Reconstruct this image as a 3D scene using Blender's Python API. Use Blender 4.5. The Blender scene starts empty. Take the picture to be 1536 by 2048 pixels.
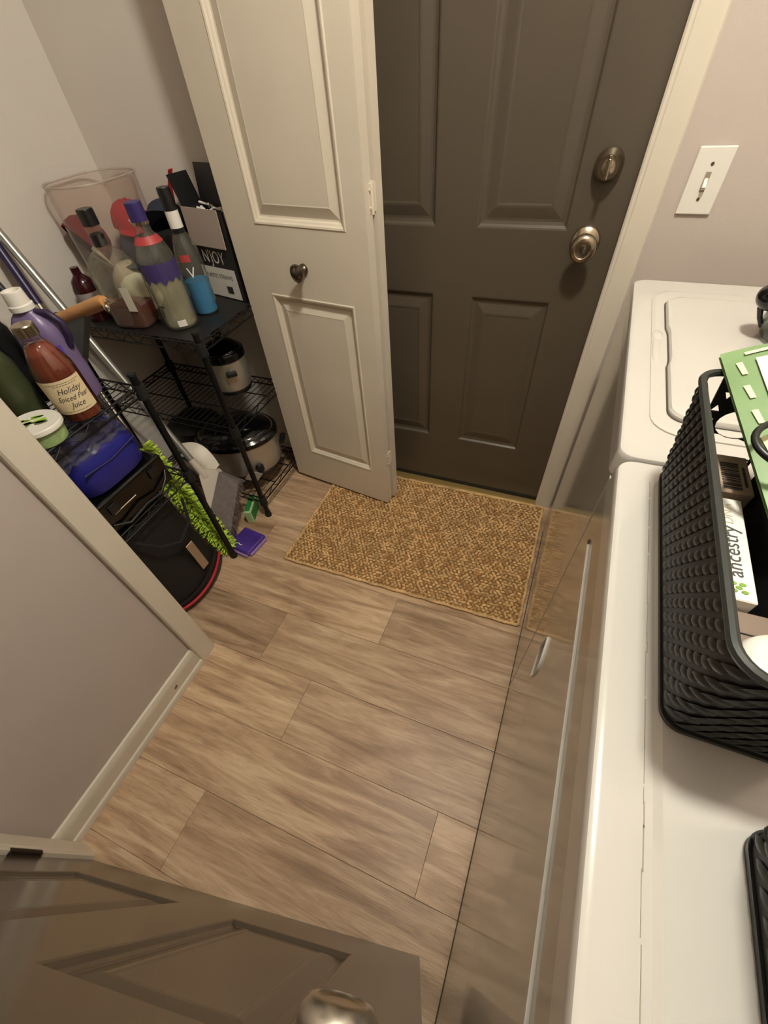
import bpy, bmesh, math, random
from mathutils import Vector, Matrix, Euler
random.seed(7)
S = bpy.context.scene
COL = S.collection
PI = math.pi

# ------------------------------------------------------------------ camera
CAM_H = 1.30
cd = bpy.data.cameras.new('camera'); cam = bpy.data.objects.new('camera', cd); COL.objects.link(cam)
_R = ((0.92521404, 0.37384395, 0.06495903), (0.25623561, -0.74182873, 0.61970432), (-0.27986119, 0.55671433, 0.78214249))
_r = Vector((_R[0][0], _R[0][1], -_R[0][2])); _d = Vector((_R[1][0], _R[1][1], -_R[1][2])); _f = Vector((_R[2][0], _R[2][1], -_R[2][2]))
_m = Matrix((_r, -_d, -_f)).transposed().to_4x4(); _m.translation = (0, 0, CAM_H)
cam.matrix_world = _m
cd.sensor_fit = 'HORIZONTAL'; cd.sensor_width = 36.0; cd.lens = 36.0 * 820.0 / 1536.0
cd.shift_x = 2.639 / 1536.0; cd.shift_y = 81.47 / 1536.0; cd.clip_start = 0.02
S.camera = cam

# ------------------------------------------------------------------ world, exposure
w = bpy.data.worlds.new('world'); S.world = w; w.use_nodes = True
w.node_tree.nodes['Background'].inputs[0].default_value = (0.9, 0.85, 0.75, 1)
w.node_tree.nodes['Background'].inputs[1].default_value = 0.02
S.view_settings.view_transform = 'Standard'; S.view_settings.look = 'None'
S.view_settings.gamma = 1.0; S.view_settings.use_curve_mapping = False
S.view_settings.exposure = 0.0
S.cycles.use_denoising = True
S.cycles.max_bounces = 10; S.cycles.transparent_max_bounces = 24
S.cycles.caustics_reflective = False; S.cycles.caustics_refractive = False
LAMP = (0.07, 0.49, 2.30); LAMP_POWER = 340.0; LAMP_COL = (1.0, 0.96, 0.835)

# ------------------------------------------------------------------ helpers
def lin(c):
    return tuple(((v / 255.0) / 12.92 if v <= 10 else (((v / 255.0) + 0.055) / 1.055) ** 2.4) for v in c) + (1,)

MATS = {}
def mat(name, col, rough=0.5, metal=0.0, spec=0.5, var=0.0, vscale=8.0, vstretch=(1, 1, 1), bump=0.0, bscale=120.0,
        trans=0.0, alpha=1.0, coat=0.0, emit=None, sheen=0.0, aniso=None):
    if name in MATS: return MATS[name]
    m = bpy.data.materials.new(name); m.use_nodes = True; MATS[name] = m
    nt = m.node_tree; b = nt.nodes['Principled BSDF']; I = b.inputs
    c = lin(col); I['Base Color'].default_value = c; I['Roughness'].default_value = rough; I['Metallic'].default_value = metal
    I['Specular IOR Level'].default_value = spec; I['Transmission Weight'].default_value = trans; I['Alpha'].default_value = alpha
    I['Coat Weight'].default_value = coat; I['Coat Roughness'].default_value = 0.05
    if sheen: I['Sheen Weight'].default_value = sheen
    if emit: I['Emission Color'].default_value = lin(emit[0]); I['Emission Strength'].default_value = emit[1]
    tc = nt.nodes.new('ShaderNodeTexCoord')
    if var:
        mp = nt.nodes.new('ShaderNodeMapping'); mp.inputs['Scale'].default_value = vstretch
        n = nt.nodes.new('ShaderNodeTexNoise'); n.inputs['Scale'].default_value = vscale; n.inputs['Detail'].default_value = 5
        nt.links.new(tc.outputs['Object'], mp.inputs[0]); nt.links.new(mp.outputs[0], n.inputs[0])
        r = nt.nodes.new('ShaderNodeValToRGB')
        r.color_ramp.elements[0].position = 0.3; r.color_ramp.elements[1].position = 0.7
        r.color_ramp.elements[0].color = tuple(v * (1 - var) for v in c[:3]) + (1,)
        r.color_ramp.elements[1].color = tuple(min(1, v * (1 + var)) for v in c[:3]) + (1,)
        nt.links.new(n.outputs['Fac'], r.inputs[0]); nt.links.new(r.outputs[0], I['Base Color'])
    if bump:
        n2 = nt.nodes.new('ShaderNodeTexNoise'); n2.inputs['Scale'].default_value = bscale; n2.inputs['Detail'].default_value = 3
        nt.links.new(tc.outputs['Object'], n2.inputs[0])
        bp = nt.nodes.new('ShaderNodeBump'); bp.inputs['Strength'].default_value = bump; bp.inputs['Distance'].default_value = 0.003
        nt.links.new(n2.outputs['Fac'], bp.inputs['Height']); nt.links.new(bp.outputs[0], I['Normal'])
    return m

def glass(name, tint, edge=0.30, body=0.0, bodycol=(255, 255, 255), rough=0.03):
    """thin clear wall: tinted see-through + Fresnel gloss (+ a little milky body)"""
    if name in MATS: return MATS[name]
    m = bpy.data.materials.new(name); m.use_nodes = True; MATS[name] = m
    nt = m.node_tree; nt.nodes.remove(nt.nodes['Principled BSDF']); out = nt.nodes['Material Output']
    t = nt.nodes.new('ShaderNodeBsdfTransparent'); t.inputs[0].default_value = lin(tint)
    g = nt.nodes.new('ShaderNodeBsdfGlossy'); g.inputs['Roughness'].default_value = rough
    lw = nt.nodes.new('ShaderNodeLayerWeight'); lw.inputs[0].default_value = 0.5
    pw = nt.nodes.new('ShaderNodeMath'); pw.operation = 'POWER'; pw.inputs[1].default_value = 4.0; nt.links.new(lw.outputs['Facing'], pw.inputs[0])
    ma = nt.nodes.new('ShaderNodeMath'); ma.operation = 'MULTIPLY_ADD'; ma.inputs[1].default_value = 0.95; ma.inputs[2].default_value = 0.045; nt.links.new(pw.outputs[0], ma.inputs[0])
    mx = nt.nodes.new('ShaderNodeMixShader'); nt.links.new(ma.outputs[0], mx.inputs[0])
    cr = nt.nodes.new('ShaderNodeValToRGB'); e = cr.color_ramp.elements; tl = lin(tint)
    e[0].position = 0.45; e[0].color = tl; e[1].position = 0.95; e[1].color = tuple(v * edge for v in tl[:3]) + (1,)
    nt.links.new(lw.outputs['Facing'], cr.inputs[0]); nt.links.new(cr.outputs[0], t.inputs[0])
    src = t
    if body:
        d = nt.nodes.new('ShaderNodeBsdfDiffuse'); d.inputs[0].default_value = lin(bodycol)
        m2 = nt.nodes.new('ShaderNodeMixShader'); m2.inputs[0].default_value = body
        nt.links.new(t.outputs[0], m2.inputs[1]); nt.links.new(d.outputs[0], m2.inputs[2]); src = m2
    nt.links.new(src.outputs[0], mx.inputs[1]); nt.links.new(g.outputs[0], mx.inputs[2]); nt.links.new(mx.outputs[0], out.inputs[0])
    return m

class MB:
    def __init__(s): s.bm = bmesh.new()
    def box(s, c, sz, bev=0.0, seg=2, rot=None):
        r = bmesh.ops.create_cube(s.bm, size=1.0); vs = r['verts']
        M = Matrix.Translation(Vector(c)) @ (rot.to_4x4() if rot else Matrix.Identity(4)) @ Matrix.Diagonal((sz[0], sz[1], sz[2], 1))
        bmesh.ops.transform(s.bm, matrix=M, verts=vs)
        if bev:
            es = list({e for v in vs for e in v.link_edges})
            bmesh.ops.bevel(s.bm, geom=es, offset=bev, segments=seg, profile=0.5, affect='EDGES')
        return s
    def bb(s, a, b, bev=0.0, seg=2):
        return s.box([(a[i] + b[i]) / 2 for i in range(3)], [abs(b[i] - a[i]) for i in range(3)], bev, seg)
    def loft(s, rings, close=True, caps=True):
        V = [[s.bm.verts.new(p) for p in r] for r in rings]
        n = len(V[0])
        for a, b in zip(V[:-1], V[1:]):
            for i in range(n if close else n - 1):
                j = (i + 1) % n
                try: s.bm.faces.new((a[i], a[j], b[j], b[i]))
                except ValueError: pass
        if caps:
            for r, rev in ((V[0], True), (V[-1], False)):
                try: s.bm.faces.new(list(reversed(r)) if rev else r)
                except ValueError: pass
        return s
    def tube(s, pts, r, n=8, caps=True, flat=1.0, closed=False):
        P = [Vector(p) for p in pts]; R = r if isinstance(r, (list, tuple)) else [r] * len(P)
        rings = []; prev = None
        L = len(P)
        for i, p in enumerate(P):
            if closed: t = P[(i + 1) % L] - P[i - 1]
            else: t = P[min(i + 1, L - 1)] - P[max(i - 1, 0)]
            t.normalize()
            if prev is None:
                a = Vector((0, 0, 1)) if abs(t.z) < 0.9 else Vector((1, 0, 0)); u = t.cross(a).normalized()
            else:
                u = prev - t * prev.dot(t); u.normalize()
            prev = u; v = t.cross(u)
            rings.append([p + u * (math.cos(k * 2 * PI / n) * R[i]) + v * (math.sin(k * 2 * PI / n) * R[i] * flat) for k in range(n)])
        if closed: rings.append(rings[0])
        return s.loft(rings, caps=caps and not closed)
    def cyl(s, a, b, r0, r1=None, n=16): return s.tube([a, b], [r0, r0 if r1 is None else r1], n)
    def lathe(s, prof, c=(0, 0, 0), n=32, sx=1.0, sy=1.0, pw=2.0, rot=0.0, caps=True):
        rings = []
        for r, z in prof:
            ring = []
            for k in range(n):
                a = k * 2 * PI / n
                ca, sa = math.cos(a), math.sin(a)
                q = (abs(ca) ** pw + abs(sa) ** pw) ** (-1.0 / pw)
                x, y = ca * q * r * sx, sa * q * r * sy
                ring.append((c[0] + x * math.cos(rot) - y * math.sin(rot), c[1] + x * math.sin(rot) + y * math.cos(rot), c[2] + z))
            rings.append(ring)
        return s.loft(rings, caps=caps)
    def ell(s, c, r, u=16, v=10, rot=None):
        q = bmesh.ops.create_uvsphere(s.bm, u_segments=u, v_segments=v, radius=1.0)
        M = Matrix.Translation(Vector(c)) @ (rot.to_4x4() if rot else Matrix.Identity(4)) @ Matrix.Diagonal((r[0], r[1], r[2], 1))
        bmesh.ops.transform(s.bm, matrix=M, verts=q['verts']); return s
    def poly(s, pts):
        s.bm.faces.new([s.bm.verts.new(p) for p in pts]); return s
    def mesh_from(s, verts, faces):
        V = [s.bm.verts.new(v) for v in verts]
        for f in faces:
            try: s.bm.faces.new([V[i] for i in f])
            except ValueError: pass
        return s
    def xf(s, M): bmesh.ops.transform(s.bm, matrix=M, verts=s.bm.verts[:]); return s
    def done(s, name, m, parent=None, smooth=True, ang=35, loc=None):
        bmesh.ops.recalc_face_normals(s.bm, faces=s.bm.faces[:])
        me = bpy.data.meshes.new(name); s.bm.to_mesh(me); s.bm.free()
        if smooth:
            me.shade_smooth(); me.set_sharp_from_angle(angle=math.radians(ang))
        me.materials.append(m)
        o = bpy.data.objects.new(name, me); COL.objects.link(o)
        if smooth:
            wn = o.modifiers.new('wn', 'WEIGHTED_NORMAL'); wn.keep_sharp = True; wn.weight = 80
        if parent: o.parent = parent
        if loc: o.location = loc
        return o

def tag(o, label=None, cat=None, group=None, kind=None):
    if label: o['label'] = label
    if cat: o['category'] = cat
    if group: o['group'] = group
    if kind: o['kind'] = kind
    return o
def thing(name, label, cat, loc=(0, 0, 0), rz=0.0, group=None, rot=None):
    o = bpy.data.objects.new(name, None); COL.objects.link(o); o.empty_display_size = 0.05
    o.location = loc; o.rotation_euler = rot if rot else (0, 0, rz)
    return tag(o, label, cat, group)
def struct(o, label): return tag(o, label, kind='structure')

def copy_tree(o, parent=None):
    c = o.copy(); COL.objects.link(c); c.parent = parent
    for ch in [x for x in o.children]: copy_tree(ch, c)
    return c

def text_geo(txt, size, shear=0.0, space=1.0, ext=0.0):
    cu = bpy.data.curves.new('t', 'FONT'); cu.body = txt; cu.size = size; cu.shear = shear; cu.align_x = 'CENTER'; cu.align_y = 'CENTER'
    cu.space_character = space; cu.resolution_u = 3; cu.extrude = ext
    ob = bpy.data.objects.new('t', cu); COL.objects.link(ob)
    me = bpy.data.meshes.new_from_object(ob)
    vs = [tuple(v.co) for v in me.vertices]; fs = [tuple(p.vertices) for p in me.polygons]
    bpy.data.objects.remove(ob); bpy.data.curves.remove(cu); bpy.data.meshes.remove(me)
    return vs, fs
def text_on(txt, size, fn, mb, shear=0.0, space=1.0):
    vs, fs = text_geo(txt, size, shear, space)
    mb.mesh_from([fn(x, y) for x, y, z in vs], fs); return mb

def plate(outer, holes, thick):
    """flat plate with cut-outs, in its own xy plane, z = +-thick/2"""
    cu = bpy.data.curves.new('p', 'CURVE'); cu.dimensions = '2D'; cu.fill_mode = 'BOTH'; cu.extrude = thick / 2
    for pts in [outer] + holes:
        sp = cu.splines.new('POLY'); sp.points.add(len(pts) - 1); sp.use_cyclic_u = True
        for i, p in enumerate(pts): sp.points[i].co = (p[0], p[1], 0, 1)
    ob = bpy.data.objects.new('p', cu); COL.objects.link(ob)
    me = bpy.data.meshes.new_from_object(ob)
    vs = [tuple(v.co) for v in me.vertices]; fs = [tuple(p.vertices) for p in me.polygons]
    bpy.data.objects.remove(ob); bpy.data.curves.remove(cu); bpy.data.meshes.remove(me)
    return vs, fs

def rrect(x0, y0, x1, y1, r, n=5):
    out = []
    for cx, cy, a0 in ((x1 - r, y1 - r, 0), (x0 + r, y1 - r, 90), (x0 + r, y0 + r, 180), (x1 - r, y0 + r, 270)):
        for k in range(n + 1):
            a = math.radians(a0 + 90.0 * k / n); out.append((cx + r * math.cos(a), cy + r * math.sin(a)))
    return out

# ------------------------------------------------------------------ materials
m_wall = mat('wall_paint', (190, 178, 169), 0.75, var=0.03, vscale=3, bump=0.12, bscale=260)
m_cwall = mat('closet_paint', (222, 214, 204), 0.75, var=0.03, vscale=3, bump=0.12, bscale=260)
m_ceil = mat('ceiling_paint', (225, 220, 214), 0.9)
m_trim = mat('trim_paint', (214, 205, 188), 0.38, var=0.03, vscale=6)
m_bif = mat('bifold_paint', (219, 208, 190), 0.42, var=0.04, vscale=5, bump=0.05, bscale=90)
m_brown = mat('brown_door_paint', (82, 73, 61), 0.40, var=0.05, vscale=5, bump=0.10, bscale=160)
m_brown2 = mat('brown_door_gloss', (76, 67, 56), 0.22, var=0.05, vscale=5)
m_nickel = mat('satin_nickel', (168, 155, 135), 0.26, metal=1.0)
m_dnick = mat('aged_nickel', (120, 108, 98), 0.3, metal=1.0)
m_chrome = mat('chrome', (225, 222, 215), 0.10, metal=1.0)
m_brass = mat('brass_strip', (222, 190, 120), 0.35, metal=0.8)
m_black = mat('black_plastic', (22, 22, 23), 0.38)
m_blackg = mat('black_gloss', (10, 10, 11), 0.10)
m_blackm = mat('black_enamel_wire', (8, 8, 8), 0.42, spec=0.35)
m_rubber = mat('black_rubber', (14, 14, 14), 0.7)
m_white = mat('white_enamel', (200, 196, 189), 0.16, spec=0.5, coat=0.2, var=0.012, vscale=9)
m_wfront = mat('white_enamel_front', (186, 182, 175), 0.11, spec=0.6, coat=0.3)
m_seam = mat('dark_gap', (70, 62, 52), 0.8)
m_grime = mat('grime', (158, 150, 134), 0.8)
m_wplast = mat('white_plastic', (228, 224, 214), 0.35)
m_paper = mat('white_paper', (232, 228, 220), 0.7)
m_dark = mat('dark_print', (30, 28, 30), 0.7)

# plank wood -------------------------------------------------------
def plank_material():
    m = bpy.data.materials.new('oak_plank'); m.use_nodes = True; nt = m.node_tree; b = nt.nodes['Principled BSDF']
    N = nt.nodes.new; L = nt.links.new
    tc = N('ShaderNodeTexCoord'); oi = N('ShaderNodeObjectInfo')
    off = N('ShaderNodeVectorMath'); off.operation = 'MULTIPLY_ADD'
    cx = N('ShaderNodeCombineXYZ'); L(oi.outputs['Random'], cx.inputs[0]); L(oi.outputs['Random'], cx.inputs[1])
    off.inputs[1].default_value = (37, 19, 0); L(cx.outputs[0], off.inputs[0]); L(tc.outputs['Object'], off.inputs[2])
    def noise(scale, stretch, detail=6, rough=0.6, dist=0.0):
        mp = N('ShaderNodeMapping'); mp.inputs['Scale'].default_value = stretch; L(off.outputs[0], mp.inputs[0])
        n = N('ShaderNodeTexNoise'); n.inputs['Scale'].default_value = scale; n.inputs['Detail'].default_value = detail
        n.inputs['Roughness'].default_value = rough; n.inputs['Distortion'].default_value = dist; L(mp.outputs[0], n.inputs[0]); return n
    a = noise(3.0, (1.0, 9.0, 1), 6, 0.62, 0.8)
    f = noise(14.0, (1.0, 16.0, 1), 4, 0.7, 0.3)
    k = noise(2.2, (1.6, 3.2, 1), 3, 0.5, 0.5)
    r1 = N('ShaderNodeValToRGB'); e = r1.color_ramp.elements
    e[0].position = 0.30; e[0].color = lin((142, 114, 88)); e[1].position = 0.70; e[1].color = lin((214, 188, 156))
    x = e.new(0.48); x.color = lin((180, 150, 120)); x = e.new(0.58); x.color = lin((196, 167, 136))
    L(a.outputs['Fac'], r1.inputs[0])
    r2 = N('ShaderNodeValToRGB'); e = r2.color_ramp.elements
    e[0].position = 0.28; e[0].color = (0.55, 0.50, 0.46, 1); e[1].position = 0.5; e[1].color = (1, 1, 1, 1); L(f.outputs['Fac'], r2.inputs[0])
    mx = N('ShaderNodeMix'); mx.data_type = 'RGBA'; mx.blend_type = 'MULTIPLY'; mx.inputs[0].default_value = 0.65
    L(r1.outputs[0], mx.inputs[6]); L(r2.outputs[0], mx.inputs[7])
    r3 = N('ShaderNodeValToRGB'); e = r3.color_ramp.elements
    e[0].position = 0.27; e[0].color = (0.62, 0.55, 0.50, 1); e[1].position = 0.45; e[1].color = (1, 1, 1, 1); L(k.outputs['Fac'], r3.inputs[0])
    mx2 = N('ShaderNodeMix'); mx2.data_type = 'RGBA'; mx2.blend_type = 'MULTIPLY'; mx2.inputs[0].default_value = 0.7
    L(mx.outputs[2], mx2.inputs[6]); L(r3.outputs[0], mx2.inputs[7])
    hv = N('ShaderNodeHueSaturation'); mr = N('ShaderNodeMapRange'); mr.inputs[3].default_value = 0.86; mr.inputs[4].default_value = 1.16
    L(oi.outputs['Random'], mr.inputs[0]); L(mr.outputs[0], hv.inputs['Value']); L(mx2.outputs[2], hv.inputs['Color'])
    L(hv.outputs[0], b.inputs['Base Color']); b.inputs['Roughness'].default_value = 0.42; b.inputs['Specular IOR Level'].default_value = 0.35
    bp = N('ShaderNodeBump'); bp.inputs['Strength'].default_value = 0.25; bp.inputs['Distance'].default_value = 0.002
    L(f.outputs['Fac'], bp.inputs['Height']); L(bp.outputs[0], b.inputs['Normal'])
    return m
m_plank = plank_material()

# ================================================================== SETTING
WB = 1.40          # exterior (far) wall plane
WL = -0.885        # left wall plane
WR = 0.90          # wall behind the machines
WN = -0.285        # near wall (the photographer's door)
CB = -1.64         # closet back wall
CEIL = 2.44
def wall(name, label, boxes, m):
    b = MB()
    for a, c in boxes: b.bb(a, c)
    return struct(b.done(name, m, smooth=False), label)

# floor: dark underlay with one object per plank
fl = MB(); fl.bb((-1.76, -1.5, -0.05), (1.02, 1.52, -0.006))
floor = struct(fl.done('floor', mat('underlay', (70, 56, 44), 0.9), smooth=False), 'greige oak vinyl plank floor')
rows = [(-1.2, 0.3), (-1.005, 0.7), (-0.81, 0.1), (-0.62, 0.55), (-0.425, 0.25), (-0.235, -0.62), (-0.04, 0.008), (0.153, -0.488), (0.352, -0.693), (0.548, -0.328), (0.742, 0.25), (0.937, -0.15), (1.13, 0.45), (1.325, -0.5), (1.52, 0)]
PL = 1.22; gap = 0.0008
pm_cache = {}
for (y0, xj), (y1, _) in zip(rows[:-1], rows[1:]):
    xs = [xj]
    while xs[-1] < 1.0: xs.append(xs[-1] + PL)
    while xs[0] > -1.74: xs.insert(0, xs[0] - PL)
    for xa, xb in zip(xs[:-1], xs[1:]):
        xa = max(xa, -1.74); xb = min(xb, 1.0)
        if xb - xa < 0.02: continue
        key = (round(xb - xa, 3), round(y1 - y0, 3))
        if key not in pm_cache:
            b = MB(); b.box((0, 0, -0.003), (key[0] - gap, key[1] - gap, 0.006), 0.0005, 1)
            o = b.done('plank', m_plank, floor, smooth=False); pm_cache[key] = o.data
        else:
            o = bpy.data.objects.new('plank', pm_cache[key]); COL.objects.link(o); o.parent = floor
        o.location = ((xa + xb) / 2, (y0 + y1) / 2, 0)

DX0, DX1, DZ = -0.80, 0.062, 2.035       # exterior door opening
wall('wall_back', 'greige painted wall around the brown door', [((-1.76, WB, 0), (DX0 - 0.02, WB + 0.12, CEIL)), ((DX1 + 0.02, WB, 0), (WR, WB + 0.12, CEIL)), ((DX0 - 0.02, WB, DZ + 0.02), (DX1 + 0.02, WB + 0.12, CEIL)), ((-0.9, WB + 0.115, 0), (0.2, WB + 0.12, CEIL))], m_wall)
wall('wall_left', 'greige painted wall left of the closet', [((WL - 0.11, WN, 0), (WL, 0.325, CEIL)), ((WL - 0.11, 1.315, 0), (WL, WB, CEIL)), ((WL - 0.11, 0.325, 2.06), (WL, 1.315, CEIL))], m_wall)
wall('wall_right', 'greige wall behind the machines', [((WR, -1.5, 0), (WR + 0.1, WB + 0.12, CEIL))], m_wall)
NX0, NX1 = -0.805, 0.075
wall('wall_near', 'greige wall around the near brown door', [((-1.0, WN - 0.12, 0), (NX0 - 0.02, WN, CEIL)), ((NX1 + 0.02, WN - 0.12, 0), (WR, WN, CEIL)), ((NX0 - 0.02, WN - 0.12, 2.05), (NX1 + 0.02, WN, CEIL))], m_wall)
wall('wall_hall', 'wall of the hall beyond the near door', [((-1.0, -1.5, 0), (WR, -1.4, CEIL)), ((-1.0, -1.5, 0), (-0.9, WN - 0.12, CEIL))], m_wall)
wall('wall_closet', 'pale painted closet back and side walls', [((CB - 0.1, 0.0, 0), (CB, WB + 0.12, CEIL)), ((CB - 0.1, 0.0, 0), (WL - 0.11, 0.1, CEIL)), ((CB, WB - 0.003, 0), (WL - 0.11, WB, CEIL))], m_cwall)
wall('ceiling', 'white ceiling', [((-1.76, -1.5, CEIL), (1.02, WB + 0.12, CEIL + 0.08))], m_ceil)

# baseboards / casings
def profile_run(prof, p0, p1, out, name, m, parent=None):
    """extrude profile [(out, up)] from p0 to p1; out = unit vector of projection"""
    o = Vector(out); up = Vector((0, 0, 1))
    b = MB(); b.loft([[Vector(p) + o * a + up * h for a, h in prof] for p in (p0, p1)])
    return b.done(name, m, parent, smooth=True, ang=25)
BBP = [(0, 0), (0.019, 0.0), (0.019, 0.012), (0.0165, 0.02), (0.0125, 0.024), (0.0125, 0.062), (0.0105, 0.07), (0.0105, 0.078), (0.006, 0.088), (0.0, 0.09)]
bl = profile_run(BBP, (WL, WN, 0), (WL, 0.279, 0), (1, 0, 0), 'baseboard_left', m_trim); struct(bl, 'white moulded baseboard under the left wall')
b = MB(); b.lathe([(0.0, 0.0), (0.008, 0.0), (0.007, 0.001), (0.0, 0.001)], n=16, sx=0.7); b.xf(Matrix.Translation((WL + 0.0123, 0.165, 0.045)) @ Euler((0, PI / 2, 0)).to_matrix().to_4x4() @ Matrix.Rotation(0.5, 4, 'Z'))
b.done('knock_mark', mat('bare_dent', (120, 100, 78), 0.8), bl)
bb2 = profile_run(BBP, (0.14, WB, 0), (WR, WB, 0), (0, -1, 0), 'baseboard_back', m_trim); struct(bb2, 'white baseboard behind the machines')

def casing(name, label, corner0, width_dir, out, z1, width, parent=None):
    """vertical casing board: flat board with eased edge and a back bead"""
    wd = Vector(width_dir); o = Vector(out); c = Vector(corner0)
    prof = [(0, 0), (0, 0.009), (0.004, 0.012), (0.010, 0.0125), (0.013, 0.0145), (width - 0.012, 0.019), (width - 0.004, 0.019), (width, 0.015), (width, 0)]
    b = MB(); b.loft([[c + wd * a + o * t + Vector((0, 0, z)) for a, t in prof] for z in (0, z1)])
    return b.done(name, m_trim, parent, smooth=True, ang=20)
# exterior door frame
t1 = thing('trim_1', 'white casing and jamb around the brown exterior door', None, (0, 0, 0)); tag(t1, kind='structure')
casing('casing', '', (DX1 - 0.004, WB, 0), (1, 0, 0), (0, -1, 0), DZ + 0.07, 0.064, t1)
casing('casing', '', (DX0 + 0.004, WB, 0), (-1, 0, 0), (0, -1, 0), DZ + 0.07, 0.064, t1)
b = MB(); b.bb((DX0 - 0.064, WB - 0.018, DZ), (DX1 + 0.064, WB, DZ + 0.07), 0.002); b.done('head_casing', m_trim, t1)
for xa, xb in ((DX0 - 0.02, DX0), (DX1, DX1 + 0.02)):
    b = MB(); b.bb((xa, WB - 0.001, 0), (xb, WB + 0.11, DZ + 0.02), 0.001); b.done('jamb', m_trim, t1)
b = MB(); b.bb((DX1 - 0.0015, WB - 0.004, 0.89), (DX1 + 0.001, WB + 0.02, 0.955), 0.0005); b.done('strike_plate', m_dark, t1)
b = MB(); b.bb((DX1 - 0.004, WB - 0.006, 0.930), (DX1 + 0.001, WB + 0.004, 0.940), 0.001); b.done('latch_tongue', m_chrome, t1)
th = MB(); th.bb((DX0, WB - 0.03, 0.0), (DX1, WB + 0.10, 0.012), 0.004, 2); struct(th.done('trim_4', m_brass), 'brass threshold strip under the exterior door')

# ------------------------------------------------------------------ panelled doors
def panelled(parent, W, H, T, panels, prof, m, name='slab', back=True):
    """slab in x 0..W, z 0..H, front at y=0 facing -y; panel = (x0,x1,z0,z1)"""
    xs = sorted({0.0, W} | {p[0] for p in panels} | {p[1] for p in panels}); zs = sorted({0.0, H} | {p[2] for p in panels} | {p[3] for p in panels})
    b = MB(); bm = b.bm; V = {}
    def v(x, y, z):
        k = (round(x, 5), round(y, 5), round(z, 5))
        if k not in V: V[k] = bm.verts.new((x, y, z))
        return V[k]
    for xa, xb in zip(xs[:-1], xs[1:]):
        for za, zb in zip(zs[:-1], zs[1:]):
            cx, cz = (xa + xb) / 2, (za + zb) / 2
            if any(p[0] < cx < p[1] and p[2] < cz < p[3] for p in panels): continue
            bm.faces.new((v(xa, 0, za), v(xb, 0, za), v(xb, 0, zb), v(xa, 0, zb)))
    for z in (0.0, H):
        for xa, xb in zip(xs[:-1], xs[1:]): bm.faces.new((v(xa, 0, z), v(xb, 0, z), v(xb, T, z), v(xa, T, z)))
    for x in (0.0, W):
        for za, zb in zip(zs[:-1], zs[1:]): bm.faces.new((v(x, 0, za), v(x, 0, zb), v(x, T, zb), v(x, T, za)))
    bm.faces.new((v(0, T, 0), v(W, T, 0), v(W, T, H), v(0, T, H)))
    b.done(name, m, parent, smooth=False)
    for (x0, x1, z0, z1) in panels:
        q = MB(); rings = []
        for ins, dep in prof:
            rings.append([(x0 + ins, dep, z0 + ins), (x1 - ins, dep, z0 + ins), (x1 - ins, dep, z1 - ins), (x0 + ins, dep, z1 - ins)])
        q.loft(rings, caps=False)
        q.bm.faces.new([q.bm.verts[-4 + i] for i in range(4)]) if False else None
        q.poly(rings[-1])
        bmesh.ops.remove_doubles(q.bm, verts=q.bm.verts[:], dist=1e-5)
        q.done('panel', m, parent, smooth=False)

EP = [(0, 0), (0.004, 0.001), (0.009, 0.0065), (0.016, 0.0085), (0.022, 0.0085), (0.045, 0.003), (0.050, 0.0025), (0.055, 0.0035)]
def six_panels(W):
    st = 0.128; mu = 0.118; pw = (W - 2 * st - mu) / 2
    xs = [(st, st + pw), (st + pw + mu, W - st)]
    zz = [(0.228, 0.764), (0.934, 1.585), (1.685, 1.905)]
    return [(a, b_, c, d) for a, b_ in xs for c, d in zz]
def knob(parent, name, m, lock=True, rosette=0.033, r=0.029, out=0.062):
    """axis along -y, centred on the origin of the returned root (an object)"""
    root = MB(); root.lathe([(0, 0), (rosette, 0), (rosette, 0.003), (rosette * 0.92, 0.008), (0.02, 0.012), (0.012, 0.016), (0.011, 0.028), (0.018, 0.034), (r * 0.93, 0.041), (r, 0.048), (r * 0.97, 0.054), (r * 0.8, 0.059), (r * 0.62, 0.060), (r * 0.55, 0.058), (0, 0.058)], n=40)
    root.xf(Matrix.Rotation(PI / 2, 4, 'X'))
    o = root.done(name, m, parent, ang=50)
    if lock:
        k = MB(); k.lathe([(0, 0), (0.008, 0), (0.0075, 0.004), (0, 0.0045)], c=(0, 0, 0.057), n=20); k.box((0, 0, 0.0625), (0.002, 0.009, 0.004)); k.xf(Matrix.Rotation(PI / 2, 4, 'X'))
        k.done('lock_button', m_chrome, o)
    return o

d1 = thing('door_1', 'brown six-panel exterior door with nickel knob and deadbolt', None, (DX0 + 0.003, WB + 0.006, 0.016)); tag(d1, kind='structure')
W1 = DX1 - DX0 - 0.006
panelled(d1, W1, 2.015, 0.044, six_panels(W1), EP, m_brown)
k = knob(d1, 'door_knob', m_nickel); k.location = (W1 - 0.078, 0, 0.912); k.scale = (1.1, 1.08, 1.1)
b = MB(); b.lathe([(0, 0), (0.032, 0), (0.032, 0.004), (0.030, 0.012), (0.024, 0.017), (0.022, 0.021), (0, 0.021)], n=36)
b.xf(Matrix.Rotation(PI / 2, 4, 'X')); db = b.done('deadbolt', m_nickel, d1, ang=50); db.location = (W1 - 0.070, 0, 1.062); db.scale = (1, 1.45, 1)
b = MB(); b.lathe([(0, 0), (0.0155, 0), (0.014, 0.004), (0.0, 0.0065)], c=(0, 0, 0.021), n=24); b.box((0, 0, 0.032), (0.009, 0.038, 0.016), 0.003); b.xf(Matrix.Rotation(PI / 2, 4, 'X'))
b.done('thumb_turn', m_nickel, db, ang=50)
b = MB(); b.bb((0, -0.004, -0.006), (W1, 0.03, 0.012), 0.001); b.done('door_sweep', m_rubber, d1)

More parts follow.
